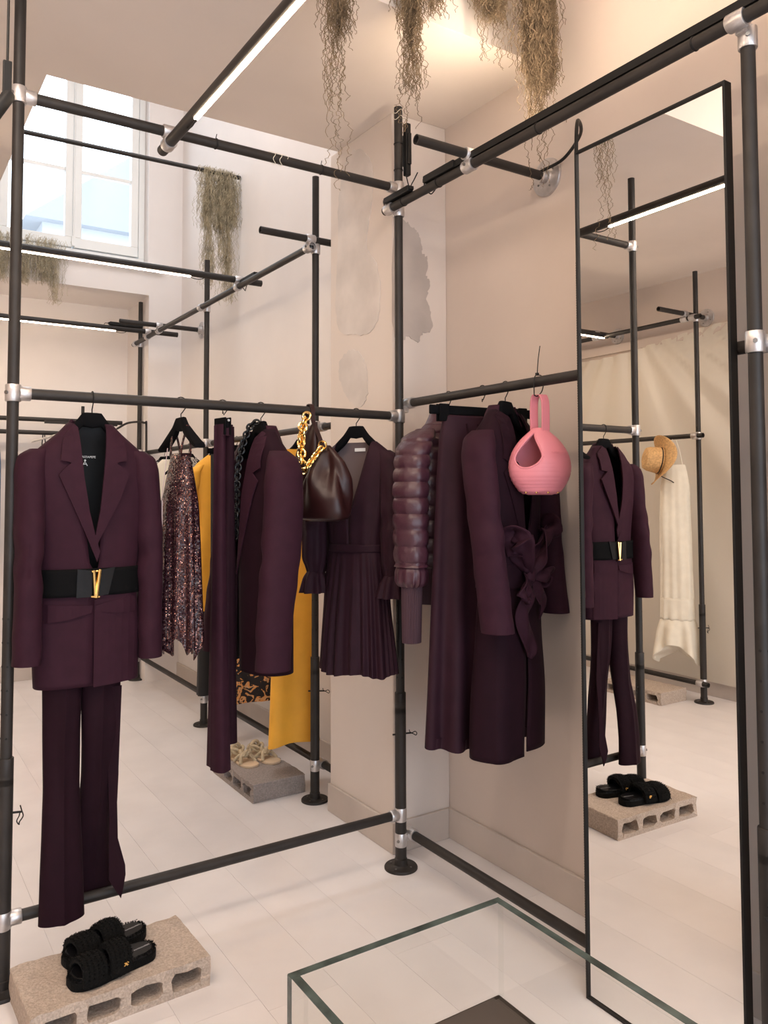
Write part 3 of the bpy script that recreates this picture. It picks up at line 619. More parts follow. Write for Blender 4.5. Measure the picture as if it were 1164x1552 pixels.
obj('lining', loft([(a, b, c, d - .010, e - .009) for a, b, c, d, e in rowsB], 40, 40, 2.6, None, arc=(1.0, 2 * PI - 1.0)), M['lining'], bz)
fy = frontY(rowsB, 2.6)
lapL = [L6(*p) for p in ((355, 222), (372, 240), (380, 330), (392, 470), (420, 640), (452, 760), (475, 830), (462, 880), (400, 740), (330, 590), (275, 470), (288, 452), (318, 424), (334, 414), (318, 407), (284, 402), (294, 320), (305, 285))]
lapR = [L6(*p) for p in ((535, 222), (512, 240), (505, 330), (490, 470), (472, 640), (450, 760), (462, 795), (510, 700), (570, 590), (622, 462), (600, 445), (575, 425), (555, 410), (572, 404), (610, 400), (604, 300), (595, 275))]
liftL = lambda x, z: .004 + .006 * min(1, max(0, (-.2 - z) * 6) if z > -.3 else 1)
obj('lapel', patch(lapL, fy, .009, .006), M['plum'], bz, smooth=False); obj('lapel', patch(lapR, fy, .007, .008), M['plum'], bz, smooth=False)
obj('collar', loft([(-.083, -.008, .012, .050, .030), (-.10, -.008, .014, .058, .036), (-.135, -.008, .014, .074, .044)], 40, 12, 2.2, None, arc=(1.15, 2 * PI - 1.15)), M['plum'], bz, solid=.004)
obj('sleeve', sleeve([(-.172, -.140, 0, .030, .034), (-.188, -.160, -.002, .042, .050), (-.225, -.166, -.006, .043, .058), (-.32, -.170, -.02, .040, .054), (-.50, -.176, -.05, .037, .046), (-.765, -.176, -.062, .034, .042)], 5), M['plum'], bz)
obj('sleeve', sleeve([(-.172, .127, 0, .030, .034), (-.188, .147, -.002, .042, .050), (-.225, .153, -.006, .043, .058), (-.32, .158, -.012, .040, .054), (-.50, .166, -.025, .037, .046), (-.785, .172, -.028, .034, .042)], 6), M['plum'], bz)
for pts in (((205, 1070), (445, 1085), (440, 1118), (330, 1145), (205, 1158)), ((460, 1085), (640, 1050), (668, 1060), (668, 1128), (560, 1128), (460, 1110))):
    obj('pocket_flap', patch([L6(*p) for p in pts], fy, .004, .003), M['plum'], bz, smooth=False)
obj('front_panel', patch([(-.001, -.60), (.10, -.60), (.128, -.70), (.124, -.842), (.0, -.848)], fy, .002, .002), M['plum'], bz, smooth=False)
lt = text('label_print', 'PATRIZIAPEPE', .0090, (-.007, .036, -.190), (PI / 2, 0, 0), M['white_print'], bz); lt['label'] = 'white brand print inside the blazer'
mb = MB(); tube(mb, [(-.017, .036, -.216), (-.010, .036, -.203), (-.003, .036, -.216)], .0014, 6); tube(mb, [(-.014, .036, -.211), (-.006, .036, -.211)], .0012, 6); lathe(mb, [(.0005, 0), (.003, .001), (.003, .002), (.0005, .003)], 8, Matrix.Translation((-.010, .036, -.200)) @ Matrix.Rotation(PI / 2, 4, 'X')); obj('label_emblem', mb, M['white_print'], bz)
blt = thing('belt', 'wide black elastic belt with gold bar buckle round the plum blazer', 'belt', (HX, 0, ZL))
rowsBelt = [(-.512, -.005, 0, .1435, .0675), (-.55, -.005, 0, .1425, .0670), (-.590, -.004, 0, .1440, .0675)]
obj('strap', loft(rowsBelt, 72, 8, 2.6, None), M['belt'], blt, solid=.003); fb = frontY(rowsBelt, 2.6)
obj('leather_tab', patch([(-.050, -.512), (-.010, -.518), (-.010, -.592), (-.052, -.592)], fb, .003, .004, .02), M['lining'], blt, smooth=False)
obj('leather_tab', patch([(.008, -.518), (.055, -.510), (.036, -.588), (.008, -.590)], fb, .003, .003, .02), M['lining'], blt, smooth=False)
mb = MB(); Y0 = fb(0, -.55) - .012
for a, b, r in (((-.006, Y0, -.516), (-.001, Y0, -.594), .005), ((.010, Y0 - .002, -.514), (.001, Y0 - .002, -.594), .005), ((-.012, Y0, -.520), (.012, Y0, -.518), .003), ((-.014, Y0, -.590), (.010, Y0, -.592), .003)): tube(mb, [a, b], r, 8)
obj('buckle', mb, M['gold'], blt)['label'] = 'gold double bar buckle'
tr = thing('trousers', 'plum flared trousers under the belted blazer over the bottom rail', 'trousers', (HX, 0, ZL))
def crease(phi, v, z): return .007 * np.exp(-((np.minimum(phi, 2 * PI - phi)) / .16) ** 2)
obj('trouser_leg', loft([(-.80, -.070, .0, .058, .040), (-.98, -.072, -.005, .052, .038), (-1.13, -.073, -.015, .046, .036), (-1.25, -.075, -.035, .050, .036), (-1.36, -.075, -.046, .057, .030), (-1.475, -.073, -.052, .063, .029)], 48, 50, 2.0, addf(crease, wrinkle(11, .003)), inner=.03), M['plum_dark'], tr)
obj('trouser_leg', loft([(-.80, .034, .0, .056, .040), (-.98, .034, .005, .052, .038), (-1.13, .035, .020, .046, .034), (-1.25, .034, .032, .047, .030), (-1.36, .032, .044, .050, .025), (-1.485, .032, .047, .055, .023)], 48, 50, 2.0, addf(crease, wrinkle(12, .003)), inner=.03), M['plum_dark'], tr)
fl_y = lambda x, z: np.interp(z, [-1.48, -1.44, -1.30, -1.1, -.85], [-.046, -.050, -.022, -.012, -.03])
obj('side_flap', patch([(.058, -.86), (.088, -.86), (.086, -1.12), (.082, -1.20), (.084, -1.30), (.102, -1.375), (.102, -1.40), (.088, -1.462), (.055, -1.405), (.060, -1.26), (.056, -1.1)], fl_y, .0, .004, .03), M['plum_dark'], tr)
obj('waist', loft([(-.55, -.015, 0, .10, .045), (-.70, -.016, 0, .115, .050), (-.82, -.018, 0, .108, .044)], 40, 14, 2.2, None, cap_top=True), M['plum_dark'], tr)

# ---------------------------------------------------------------- sequin dress
hanger('black velvet hanger with the copper sequin dress, turned edge-on', (-.828, 0, ZL), -88, .155, 90, slope=.62)
sd = thing('sequin_dress', 'copper and plum sequin strap dress behind the belted blazer', 'dress', (-.828, 0, ZL), -88)
rowsS = [(-.175, 0, 0, .052, .022), (-.25, 0, 0, .072, .036), (-.33, 0, 0, .088, .048), (-.45, 0, 0, .096, .050), (-.60, 0, 0, .104, .052), (-.75, 0, 0, .112, .055)]
ps = pleats(9, .012, 4, .2)
def hemS(phi, v, z): return ps(phi, v, z)
hemS.dz = lambda phi, v: -.035 * v ** 6 * (np.sin(4 * phi + 1) * .5 + .5) + .02 * v ** 6 * np.sin(9 * phi)
obj('body', loft(rowsS, 80, 40, 2.0, hemS), M['sequin'], sd, solid=.002)
for s in (-1, 1):
    for q in (-1, 1): obj('strap', Tb(ccw([(s * .042, q * .016, -.185), (s * .050, q * .012, -.14), (s * .058, 0, -.088)], 6), .006, 8, flat=(1, .5)), M['sequin'], sd)
mb = Bx((.012, -.068, -.48), (.027, -.065, -.32)); tube(mb, [(.02, -.0665, -.32), (.022, -.05, -.16)], .0012, 5); obj('price_tag', mb, mat('tag_card', (.55, .42, .42), .6), sd, smooth=False)

# ---------------------------------------------------------------- folded trousers on a clip hanger
clip_hanger('narrow black clip hanger with the folded plum trousers', (-.690, 0, ZL), -82, .036, 90, -.062, (-.016, .018))
t2 = thing('trousers', 'long plum trousers folded narrow on a clip hanger beside the sequin dress', 'trousers', (-.690, 0, ZL), -82)
obj('trouser_leg', loft([(-.082, -.004, -.008, .028, .014), (-.30, -.002, -.008, .027, .017), (-.60, 0, -.008, .034, .020), (-.90, .002, -.008, .043, .024), (-1.165, .004, -.008, .054, .026)], 48, 50, 2.0, addf(crease, pleats(3, .006, 2)), cap_top=True, inner=.03), M['plum'], t2)
obj('trouser_leg', loft([(-.085, .006, .018, .028, .014), (-.30, .006, .018, .027, .016), (-.60, .0, .020, .034, .020), (-.90, -.006, .022, .043, .022), (-1.09, -.010, .024, .050, .024)], 48, 50, 2.0, addf(crease, pleats(3, .006, 3)), cap_top=True, inner=.03), M['plum_dark'], t2)
obj('waistband', loft([(-.078, 0, .004, .031, .027), (-.115, 0, .004, .031, .027)], 40, 6, 2.4, None, cap_top=True), M['plum'], t2)

# ---------------------------------------------------------------- second blazer with chain bag
def chain(parent, path, mtl, link=.010, r=.0026, name='chain_link', aspect=1.35):
    P = np.asarray(path, float); s = np.concatenate([[0], np.cumsum(np.linalg.norm(np.diff(P, axis=0), axis=1))]); step = link * aspect * 1.28; n = int(s[-1] / step)
    th = np.linspace(0, 2 * PI, 15)[:-1]; me = None
    for i in range(n):
        q = (i + .5) * step; c = Vector([np.interp(q, s, P[:, k]) for k in range(3)]); c2 = Vector([np.interp(q + .004, s, P[:, k]) for k in range(3)])
        if me is None:
            mb = MB(); tube(mb, np.stack([link * np.cos(th), np.zeros_like(th), link * aspect * np.sin(th)], 1), r, 8, closed=True); o = obj(name, mb, M[mtl], parent); me = o.data
        else: o = obj(name, me, None, parent)
        d = (c2 - c).normalized(); qn = d.to_track_quat('Z', 'X'); o.location = c; o.rotation_mode = 'QUATERNION'; o.rotation_quaternion = qn @ Matrix.Rotation(PI / 2 * (i % 2) + .6, 4, 'Z').to_quaternion()
b2X, b2D = -.556, -88
hanger('black velvet hanger in the plum blazer with the black chain', (b2X, 0, ZL), b2D, .145, 90)
bz2 = thing('blazer', 'plum blazer hanging side-on, sleeve toward the viewer, mid left rail', 'jacket', (b2X, 0, ZL), b2D)
rowsB2 = [(-.092, 0, .005, .060, .030), (-.125, 0, 0, .090, .042), (-.165, 0, 0, .135, .056), (-.205, 0, 0, .170, .066), (-.30, 0, 0, .165, .078), (-.50, 0, 0, .150, .078), (-.70, 0, 0, .160, .078), (-.865, 0, 0, .165, .074)]
gz2 = [-.08, -.20, -.40, -.56, -.95]
obj('body', loft(rowsB2, 72, 60, 2.4, wrinkle(21, .003), gap_from(gz2, [-.055, -.055, -.03, -.004, -.012], [.05, .045, .02, .002, .012])), M['plum_dark'], bz2, solid=.004)
obj('lining', loft([(a, b, c, d - .012, e - .01) for a, b, c, d, e in rowsB2], 40, 40, 2.4, None, arc=(.9, 2 * PI - .9)), M['lining'], bz2)
fy2 = frontY(rowsB2, 2.4)
obj('lapel', patch([(-.058, -.098), (-.046, -.12), (-.05, -.22), (-.028, -.40), (-.004, -.56), (-.05, -.43), (-.112, -.26), (-.085, -.235), (-.118, -.22), (-.10, -.15), (-.078, -.11)], fy2, .006, .004), M['plum'], bz2, smooth=False)
obj('lapel', patch([(.056, -.098), (.044, -.12), (.045, -.22), (.022, -.40), (.0, -.56), (.05, -.43), (.112, -.26), (.085, -.235), (.118, -.22), (.10, -.15), (.076, -.11)], fy2, .004, .004), M['plum'], bz2, smooth=False)
obj('collar', loft([(-.078, 0, .012, .050, .034), (-.10, 0, .014, .060, .040), (-.14, 0, .012, .085, .050)], 40, 12, 2.2, None, arc=(1.1, 2 * PI - 1.1)), M['plum'], bz2, solid=.004)
for s, sd_ in ((-1, 31), (1, 32)):
    obj('sleeve', sleeve([(-.165, s * .130, 0, .02, .035), (-.19, s * .158, -.002, .036, .054), (-.235, s * .172, -.006, .046, .064), (-.35, s * .186, -.016, .047, .064), (-.55, s * .196, -.03, .046, .060), (-.72, s * .198, -.05, .044, .056), (-.835, s * .200, -.055, .042, .054)], sd_), M['plum'], bz2)
obj('pocket_flap', patch([(-.13, -.62), (-.03, -.635), (-.03, -.68), (-.13, -.665)], fy2, .005, .003), M['plum_dark'], bz2, smooth=False)
cb = thing('chain_strap', 'black chain strap hanging down from the hanger of the second blazer', 'chain', (b2X, 0, ZL), b2D)
chain(cb, ccw([(.015, -.018, -.062), (.012, -.050, -.09), (.010, -.083, -.20), (.010, -.090, -.34), (.012, -.092, -.46)], 8), 'insole', .0095, .0036, aspect=1.15)

# ---------------------------------------------------------------- leather bag with gold chain
bx, bd = -.372, -62
bag = thing('handbag', 'slouchy bordeaux leather handbag with a heavy gold chain on the left rail', 'handbag', (bx, -.015, ZL), bd)
th = np.linspace(0, 2 * PI, 15)
rowsG = [(-.138, .060, 0, .012, .010), (-.155, .060, 0, .030, .020), (-.19, .060, 0, .056, .034), (-.25, .058, -.004, .080, .050), (-.32, .056, -.006, .094, .058), (-.365, .054, -.006, .097, .058), (-.386, .054, -.006, .090, .052), (-.394, .054, -.006, .05, .03)]
def bagfold(phi, v, z): return .010 * np.sin(3 * phi + 6 * z * 3) * math.sin(PI * v) + .006 * np.sin(6 * phi + 1 + 16 * z) * math.sin(PI * v) ** 2 - .022 * math.exp(-((v - .35) / .2) ** 2) * np.exp(-((phi - PI * .12) / .5) ** 2)
obj('body', loft(rowsG, 72, 60, 2.4, bagfold, cap_top=True), M['leather'], bag)
rowsF = [(-.055, .004, .012, .006, .006), (-.10, -.016, .012, .026, .012), (-.165, -.030, .010, .046, .018), (-.24, -.018, .008, .052, .024), (-.31, .005, .004, .048, .026), (-.345, .02, .004, .03, .014)]
obj('side_fold', loft(rowsF, 40, 30, 2.0, wrinkle(44, .003), cap_top=True), M['leather'], bag)
def strip(path, w, th2, side=(0, 1, 0)):
    P = np.asarray(path, float); s = np.array(side, float); T = np.gradient(P, axis=0); T /= np.linalg.norm(T, axis=1, keepdims=True); nrm = np.cross(T, s); V = []
    for p, n in zip(P, nrm): V += [p - s * w / 2 - n * th2 / 2, p + s * w / 2 - n * th2 / 2, p + s * w / 2 + n * th2 / 2, p - s * w / 2 + n * th2 / 2]
    m = len(P); mb = MB(); mb.add(V, grid_faces(m, 4) + [(3, 2, 1, 0), tuple((m - 1) * 4 + j for j in range(4))]); return mb
ca = math.radians(90 - bd)  # strap loop wraps the rail (rail axis is world x)
rx = np.array((math.cos(math.radians(-bd)), math.sin(math.radians(-bd)), 0)); ry = np.array((-rx[1], rx[0], 0))
loop = [ry * .020 + np.array((0, 0, -.06)), ry * .0195 + np.array((0, 0, -.02)), ry * .012 + np.array((0, 0, .0025)), np.array((0, 0, .006)), -ry * .010 + np.array((0, 0, .004)), -ry * .020 + np.array((0, 0, -.015)), -ry * .022 + np.array((0, 0, -.05)), -ry * .018 + np.array((.02, 0, -.09)), np.array((.056, -.004, -.140))]
loop = [p + (0, -.0, 0) + ry * .015 for p in loop]
obj('strap', strip(ccw(loop, 5), .016, .003, tuple(rx)), M['leather'], bag)
chain(bag, ccw([(.004, -.034, -.030), (-.006, -.048, -.08), (.0, -.064, -.15), (.010, -.072, -.225)], 8), 'gold', .0135, .0047, aspect=1.1)
chain(bag, ccw([(.012, -.072, -.230), (.030, -.066, -.205), (.046, -.05, -.175), (.060, -.03, -.145)], 8), 'gold', .0095, .0034, aspect=1.1)
obj('ring', Tb([(.060 + .015 * math.cos(a), -.026, -.140 + .015 * math.sin(a)) for a in th[:-1]], .0035, 8, closed=True), M['gold'], bag)

# ---------------------------------------------------------------- wrap dress
dx, dd = -.186, -62
hanger('black velvet hanger in the plum wrap dress near the corner post', (dx, 0, ZL), dd, .145, 90)
dr = thing('wrap_dress', 'plum V-neck wrap dress with pleated skirt and ruffled cuffs, left of corner post', 'dress', (dx, 0, ZL), dd)
rowsD = [(-.118, 0, .002, .078, .026), (-.14, 0, 0, .108, .034), (-.165, 0, 0, .140, .042), (-.21, 0, 0, .150, .048), (-.32, 0, 0, .130, .054), (-.46, 0, 0, .105, .052), (-.50, 0, 0, .103, .052)]
obj('bodice', loft(rowsD, 64, 40, 2.3, addf(wrinkle(51, .002), pleats(14, .0018, 6)), gap_from([-.11, -.16, -.34, -.36, -.6], [-.078, -.064, -.006, .0, 0], [.072, .058, .012, .001, .001])), M['plum_silk'], dr, solid=.002)
obj('lining', loft([(a, b, c, d - .007, e - .006) for a, b, c, d, e in rowsD], 40, 30, 2.3, None, arc=(1.2, 2 * PI - 1.2)), M['sheer'], dr)
obj('neck_label', Bx((-.022, .026, -.150), (.022, .0275, -.138)), M['white_print'], dr, smooth=False)
pk = addf(pleats(17, .0065, 8, .0, 1.1, 1.4), pleats(31, .0022, 9, .0, 1.0, 1.2), wrinkle(52, .003))
def skf(phi, v, z): return pk(phi, v, z)
skf.dz = lambda phi, v: .006 * v ** 5 * np.sin(5 * phi) 
obj('skirt', loft([(-.495, 0, 0, .104, .052), (-.53, 0, 0, .112, .058), (-.65, 0, 0, .128, .068), (-.80, 0, 0, .142, .078), (-.925, 0, 0, .152, .084)], 200, 44, 2.2, skf, inner=.02), M['plum_silk'], dr)
obj('waistband', loft([(-.478, 0, 0, .108, .056), (-.505, 0, 0, .107, .056)], 60, 6, 2.3, None), M['plum_silk'], dr, solid=.003)
for s, q in ((-1, 61), (1, 62)):
    obj('sleeve', sleeve([(-.150, s * .112, 0, .02, .024), (-.172, s * .138, -.002, .032, .036), (-.24, s * .152, -.006, .043, .046), (-.42, s * .164, -.014, .048, .052), (-.54, s * .164, -.018, .045, .05), (-.585, s * .160, -.02, .028, .036)], q, amp=.003, extra=pleats(9, .003, q)), M['plum_silk'], dr)
    obj('cuff_ruffle', loft([(-.580, s * .160, -.02, .028, .036), (-.60, s * .160, -.022, .040, .046), (-.655, s * .158, -.024, .052, .058)], 64, 14, 2.0, pleats(9, .008, q, .0), inner=.01), M['plum_silk'], dr)

# ---------------------------------------------------------------- puffer jacket
py_, pd_ = -.247, 14
hanger('black hanger in the plum puffer jacket behind the corner post', (OX, py_, ZR), pd_, .145, 0)
pf = thing('puffer_jacket', 'shiny plum quilted puffer jacket with rib cuffs, first on right rail', 'jacket', (OX, py_, ZR), pd_)
def quilt(zs, amp):
    zs = np.array(zs)
    def f(phi, v, z):
        i = np.searchsorted(-zs, -z); i = min(max(i, 1), len(zs) - 1); a, b = zs[i - 1], zs[i]; q = min(1, max(0, (a - z) / (a - b)))
        return amp * (4 * q * (1 - q)) ** .55 - amp * .5 + .0014 * np.sin(26 * phi + i * 2) * (1 - 4 * q * (1 - q)) + .001 * np.sin(41 * phi + i)
    return f
zq = [-.10, -.15, -.195, -.24, -.29, -.34, -.39, -.44, -.50, -.55, -.60, -.66]
rowsP = [(-.095, 0, 0, .075, .04), (-.13, 0, 0, .115, .055), (-.17, 0, 0, .150, .066), (-.25, 0, 0, .165, .075), (-.45, 0, 0, .165, .08), (-.60, 0, 0, .160, .08)]
obj('body', loft(rowsP, 64, 90, 2.4, quilt(zq, .010), cap_top=True, inner=.02, sm=1), M['nylon'], pf)
obj('hem_panel', loft([(-.55, 0, 0, .155, .072), (-.66, 0, 0, .160, .074), (-.715, 0, 0, .158, .072)], 60, 16, 2.4, wrinkle(70, .002), inner=.02), M['knit'], pf)
obj('collar', loft([(-.065, 0, .005, .068, .040), (-.09, 0, .005, .078, .046), (-.12, 0, 0, .105, .055)], 48, 16, 2.2, wrinkle(71, .002)), M['nylon'], pf, solid=.006)
zs_ = [-.14, -.18, -.225, -.27, -.315, -.365, -.415, -.465, -.52, -.575, -.60]
for s in (-1, 1):
    obj('sleeve', loft([(-.135, s * .125, 0, .024, .04), (-.17, s * .170, -.004, .038, .058), (-.22, s * .200, -.008, .044, .062), (-.35, s * .224, -.018, .045, .060), (-.48, s * .232, -.026, .044, .058), (-.585, s * .234, -.030, .043, .054)], 48, 90, 2.2, quilt(zs_, .009), cap_top=True, inner=.02, sm=1), M['nylon'], pf)
    obj('gathered_cuff', loft([(-.575, s * .234, -.030, .036, .044), (-.60, s * .234, -.030, .047, .056), (-.635, s * .234, -.03, .046, .054), (-.648, s * .234, -.03, .034, .040)], 60, 16, 2.2, pleats(14, .003, 9), inner=.01), M['nylon'], pf)
    obj('rib_cuff', loft([(-.62, s * .232, -.030, .031, .034), (-.80 - .025 * (s < 0), s * .234, -.030, .030, .028)], 80, 12, 2.2, lambda phi, v, z: .0012 * np.sin(26 * phi), inner=.02), M['knit'], pf)

# ---------------------------------------------------------------- wide trousers / skirt on clip hanger
ky, kd = -.428, -4
clip_hanger('long black clip hanger on the right rail with the pleated plum skirt', (OX, ky, ZR), kd, .205, 0, -.072, (-.155, .16), (.0,))
sk = thing('long_skirt', 'long plum pleated skirt hanging from the clip bar on right rail', 'skirt', (OX, ky, ZR), kd)
psk = pleats(8, .020, 14, .0, 1.2)
def skf2(phi, v, z): return psk(phi, v, z) * (.35 + .65 * v)
skf2.dz = lambda phi, v: -.03 * v ** 4 * (np.cos(phi) * .5 + .5)
obj('body', loft([(-.118, -.015, 0, .140, .030), (-.16, -.015, 0, .150, .040), (-.30, -.012, 0, .165, .052), (-.60, -.012, 0, .180, .062), (-.90, -.012, 0, .194, .068), (-1.115, -.012, 0, .205, .070)], 110, 60, 2.3, skf2, inner=.03), M['plum_silk'], sk)
obj('waistband', loft([(-.104, -.015, 0, .136, .024), (-.135, -.015, 0, .142, .028)], 60, 6, 2.4, None, cap_top=True), M['plum_silk'], sk, solid=.003)
for q in (-.09, -.05, .02): obj('pleat_seam', patch([(q, -.13), (q + .004, -.13), (q + .006, -.62), (q, -.62)], frontY([(-.118, -.015, 0, .140, .030), (-.16, -.015, 0, .150, .040), (-.30, -.012, 0, .165, .058), (-.65, -.012, 0, .180, .072)], 2.3), .006, .004, .03), M['plum_dark'], sk)

# ---------------------------------------------------------------- belted coat
oy, od = -.540, 16
hanger('black velvet hanger in the long plum coat on the right rail', (OX, oy, ZR), od, .145, 0)
ct = thing('coat', 'long plum coat with a tied bow belt, hanging beside the tall mirror', 'coat', (OX, oy, ZR), od)
rowsC = [(-.092, .0, .005, .060, .030), (-.125, 0, 0, .092, .042), (-.165, 0, 0, .135, .054), (-.21, 0, 0, .165, .062), (-.30, .005, 0, .158, .072), (-.52, .01, 0, .128, .066), (-.61, .01, 0, .122, .064), (-.72, .01, 0, .138, .070), (-.95, .01, 0, .150, .076), (-1.135, .01, 0, .158, .076)]
gzc = [-.08, -.20, -.45, -.58, -1.2]
cw = addf(wrinkle(81, .003), pleats(5, .006, 3, .55))
def cwf(phi, v, z): return cw(phi, v, z)
cwf.dz = lambda phi, v: -.012 * v ** 6 * (phi > PI)
obj('body', loft(rowsC, 80, 66, 2.4, cwf, gap_from(gzc, [-.06, -.055, -.02, -.004, -.012], [.055, .045, .012, .002, .0])), M['plum_dark'], ct, solid=.004)
obj('lining', loft([(a, b, c, d - .012, e - .01) for a, b, c, d, e in rowsC], 40, 40, 2.4, None, arc=(.9, 2 * PI - .9)), M['lining'], ct)
fyc = frontY(rowsC, 2.4)
obj('lapel', patch([(-.064, -.098), (-.048, -.12), (-.05, -.22), (-.02, -.44), (-.004, -.56), (-.05, -.45), (-.112, -.29), (-.085, -.265), (-.112, -.245), (-.10, -.16), (-.082, -.11)], fyc, .008, .004), M['plum_dark'], ct, smooth=False)
obj('lapel', patch([(.060, -.098), (.044, -.12), (.045, -.22), (.018, -.44), (.0, -.56), (.05, -.45), (.112, -.29), (.085, -.265), (.112, -.245), (.10, -.16), (.078, -.11)], fyc, .005, .004), M['plum_dark'], ct, smooth=False)
obj('collar', loft([(-.076, 0, .012, .052, .034), (-.10, 0, .014, .062, .042), (-.14, 0, .012, .088, .050)], 40, 12, 2.2, None, arc=(1.0, 2 * PI - 1.0)), M['plum'], ct, solid=.004)
obj('sleeve', sleeve([(-.160, -.128, 0, .024, .035), (-.182, -.150, -.002, .036, .050), (-.23, -.162, -.008, .039, .055), (-.35, -.176, -.03, .038, .054), (-.55, -.182, -.055, .037, .050), (-.755, -.170, -.075, .041, .048)], 83), M['plum'], ct)
obj('sleeve', sleeve([(-.160, .125, 0, .02, .035), (-.185, .154, -.002, .036, .052), (-.23, .170, -.008, .043, .058), (-.35, .190, -.02, .044, .056), (-.55, .214, -.03, .042, .052), (-.745, .236, -.035, .042, .048)], 84), M['plum'], ct)
rowsCB = [(-.565, .01, 0, .1285, .0700), (-.60, .01, 0, .1270, .0695), (-.640, .01, 0, .1310, .0715)]
obj('belt_band', loft(rowsCB, 64, 10, 2.4, wrinkle(85, .0015)), M['plum_dark'], ct, solid=.003)
def ribbon(path, widths, side, seed, mtl='plum'):
    P = ccw(path, 8); s0 = np.array(side, float); m = len(P); wv = np.interp(np.linspace(0, 1, m), np.linspace(0, 1, len(widths)), widths); T = np.gradient(P, axis=0); T /= np.linalg.norm(T, axis=1, keepdims=True); n = 9; V = np.zeros((m, n, 3))
    for i in range(m):
        s = s0 - T[i] * (s0 @ T[i]); s /= np.linalg.norm(s); b = np.cross(T[i], s); u = np.linspace(-1, 1, n)
        V[i] = P[i] + np.outer(u * wv[i] / 2, s) + np.outer(.16 * wv[i] * np.cos(u * PI) * np.sin(i * .35 + seed), b)
    mb = MB(); mb.add(V.reshape(-1, 3), grid_faces(m, n, False)); return mb
yb = fyc(.0, -.6) - .015; kx = -.005; kz = -.60
for path, w in (([(kx, yb, kz), (kx - .05, yb - .02, kz + .055), (kx - .09, yb - .03, kz + .115), (kx - .105, yb - .012, kz + .13), (kx - .07, yb + .002, kz + .07), (kx - .02, yb - .01, kz + .01)], (.03, .06, .075, .07, .05, .03)),
                ([(kx, yb, kz), (kx + .04, yb - .02, kz + .05), (kx + .085, yb - .03, kz + .13), (kx + .10, yb - .01, kz + .15), (kx + .07, yb + .002, kz + .08), (kx + .02, yb - .01, kz + .01)], (.03, .055, .075, .07, .05, .03)),
                ([(kx, yb, kz), (kx - .03, yb - .015, kz - .05), (kx - .045, yb - .012, kz - .12), (kx - .01, yb - .01, kz - .22), (kx + .005, yb - .005, kz - .255)], (.03, .06, .07, .05, .006)),
                ([(kx, yb, kz), (kx + .03, yb - .015, kz - .03), (kx + .055, yb - .015, kz - .08), (kx + .05, yb - .008, kz - .14)], (.03, .05, .055, .01)),
                ([(kx + .01, yb, kz), (kx + .05, yb - .03, kz - .005), (kx + .085, yb - .03, kz + .0), (kx + .07, yb - .015, kz - .025), (kx + .01, yb - .01, kz - .01)], (.03, .04, .045, .04, .03)),
                ([(kx - .01, yb, kz), (kx - .05, yb - .025, kz - .03), (kx - .075, yb - .03, kz - .06), (kx - .05, yb - .015, kz - .055), (kx, yb - .01, kz - .01)], (.03, .045, .05, .04, .03))):
    obj('belt_bow', ribbon(path, w, (.6, 0, .8) if path[1][0] > kx else (-.6, 0, .8), len(path)), M['plum'], ct, solid=.003)
lathe_kn = MB(); lathe(lathe_kn, [(.001, -.026), (.018, -.020), (.024, 0), (.018, .020), (.001, .026)], 14, Matrix.Translation((kx, yb - .008, kz)) @ Matrix.Rotation(.5, 4, 'Y') @ Matrix.Diagonal((1, .7, 1, 1))); obj('belt_knot', lathe_kn, M['plum'], ct)

# ---------------------------------------------------------------- pink bucket bag
ky2, kd2 = -.690, -33
pk_ = thing('bucket_bag', 'small pink leather bag with looped handle hung by a zip tie', 'handbag', (OX, ky2, ZR), kd2)
N_, M_ = 120, 70
V = np.zeros((M_, N_, 3))
prof = ccw([(.018, -.158), (.032, -.170), (.058, -.194), (.080, -.226), (.091, -.262), (.089, -.296), (.074, -.328), (.050, -.352), (.001, -.354)], 6)
prof = prof[np.linspace(0, len(prof) - 1, M_).astype(int)]
for i, (r, z) in enumerate(prof):
    ph = np.arange(N_) * 2 * PI / N_; x = r * np.sin(ph); y = -r * .62 * np.cos(ph)
    # pinched, pleated mouth on the front left
    k = .9 * np.exp(-((ph - 5.6) / .5) ** 2) * math.exp(-((z + .225) / .05) ** 2)
    V[i] = np.stack([x * (1 - .25 * k) , y * (1 - .25 * k), np.full(N_, z)], 1)
def mouth(ph, z, k): w_ = .32 + .34 * min(1, max(0, (-.175 - z) / .07)); return ((ph - 5.66) / (w_ * k)) ** 2 + ((z + .224) / (.054 * k)) ** 2 < 1
mb = MB(); F = []
for i in range(M_ - 1):
    for j in range(N_):
        phc = (j + .5) * 2 * PI / N_; zc = (prof[i, 1] + prof[i + 1, 1]) / 2; dph = (phc - 5.65) 
        if mouth(phc, zc, 1.0): continue
        F.append((i * N_ + j, (i + 1) * N_ + j, (i + 1) * N_ + (j + 1) % N_, i * N_ + (j + 1) % N_))
mb.add(V.reshape(-1, 3), F); obj('body', mb, M['pink'], pk_, solid=.004)
V2 = V.copy(); V2[:, :, :2] *= .9; V2[:, :, 2] = (V2[:, :, 2] + .25) * .93 - .25
mb = MB(); mb.add(V2.reshape(-1, 3), [(i * N_ + j, i * N_ + (j + 1) % N_, (i + 1) * N_ + (j + 1) % N_, (i + 1) * N_ + j) for i in range(4, M_ - 1) for j in range(N_) if not mouth((j + .5) * 2 * PI / N_, prof[i, 1], 1.06)]); obj('inside', mb, M['pink_in'], pk_)
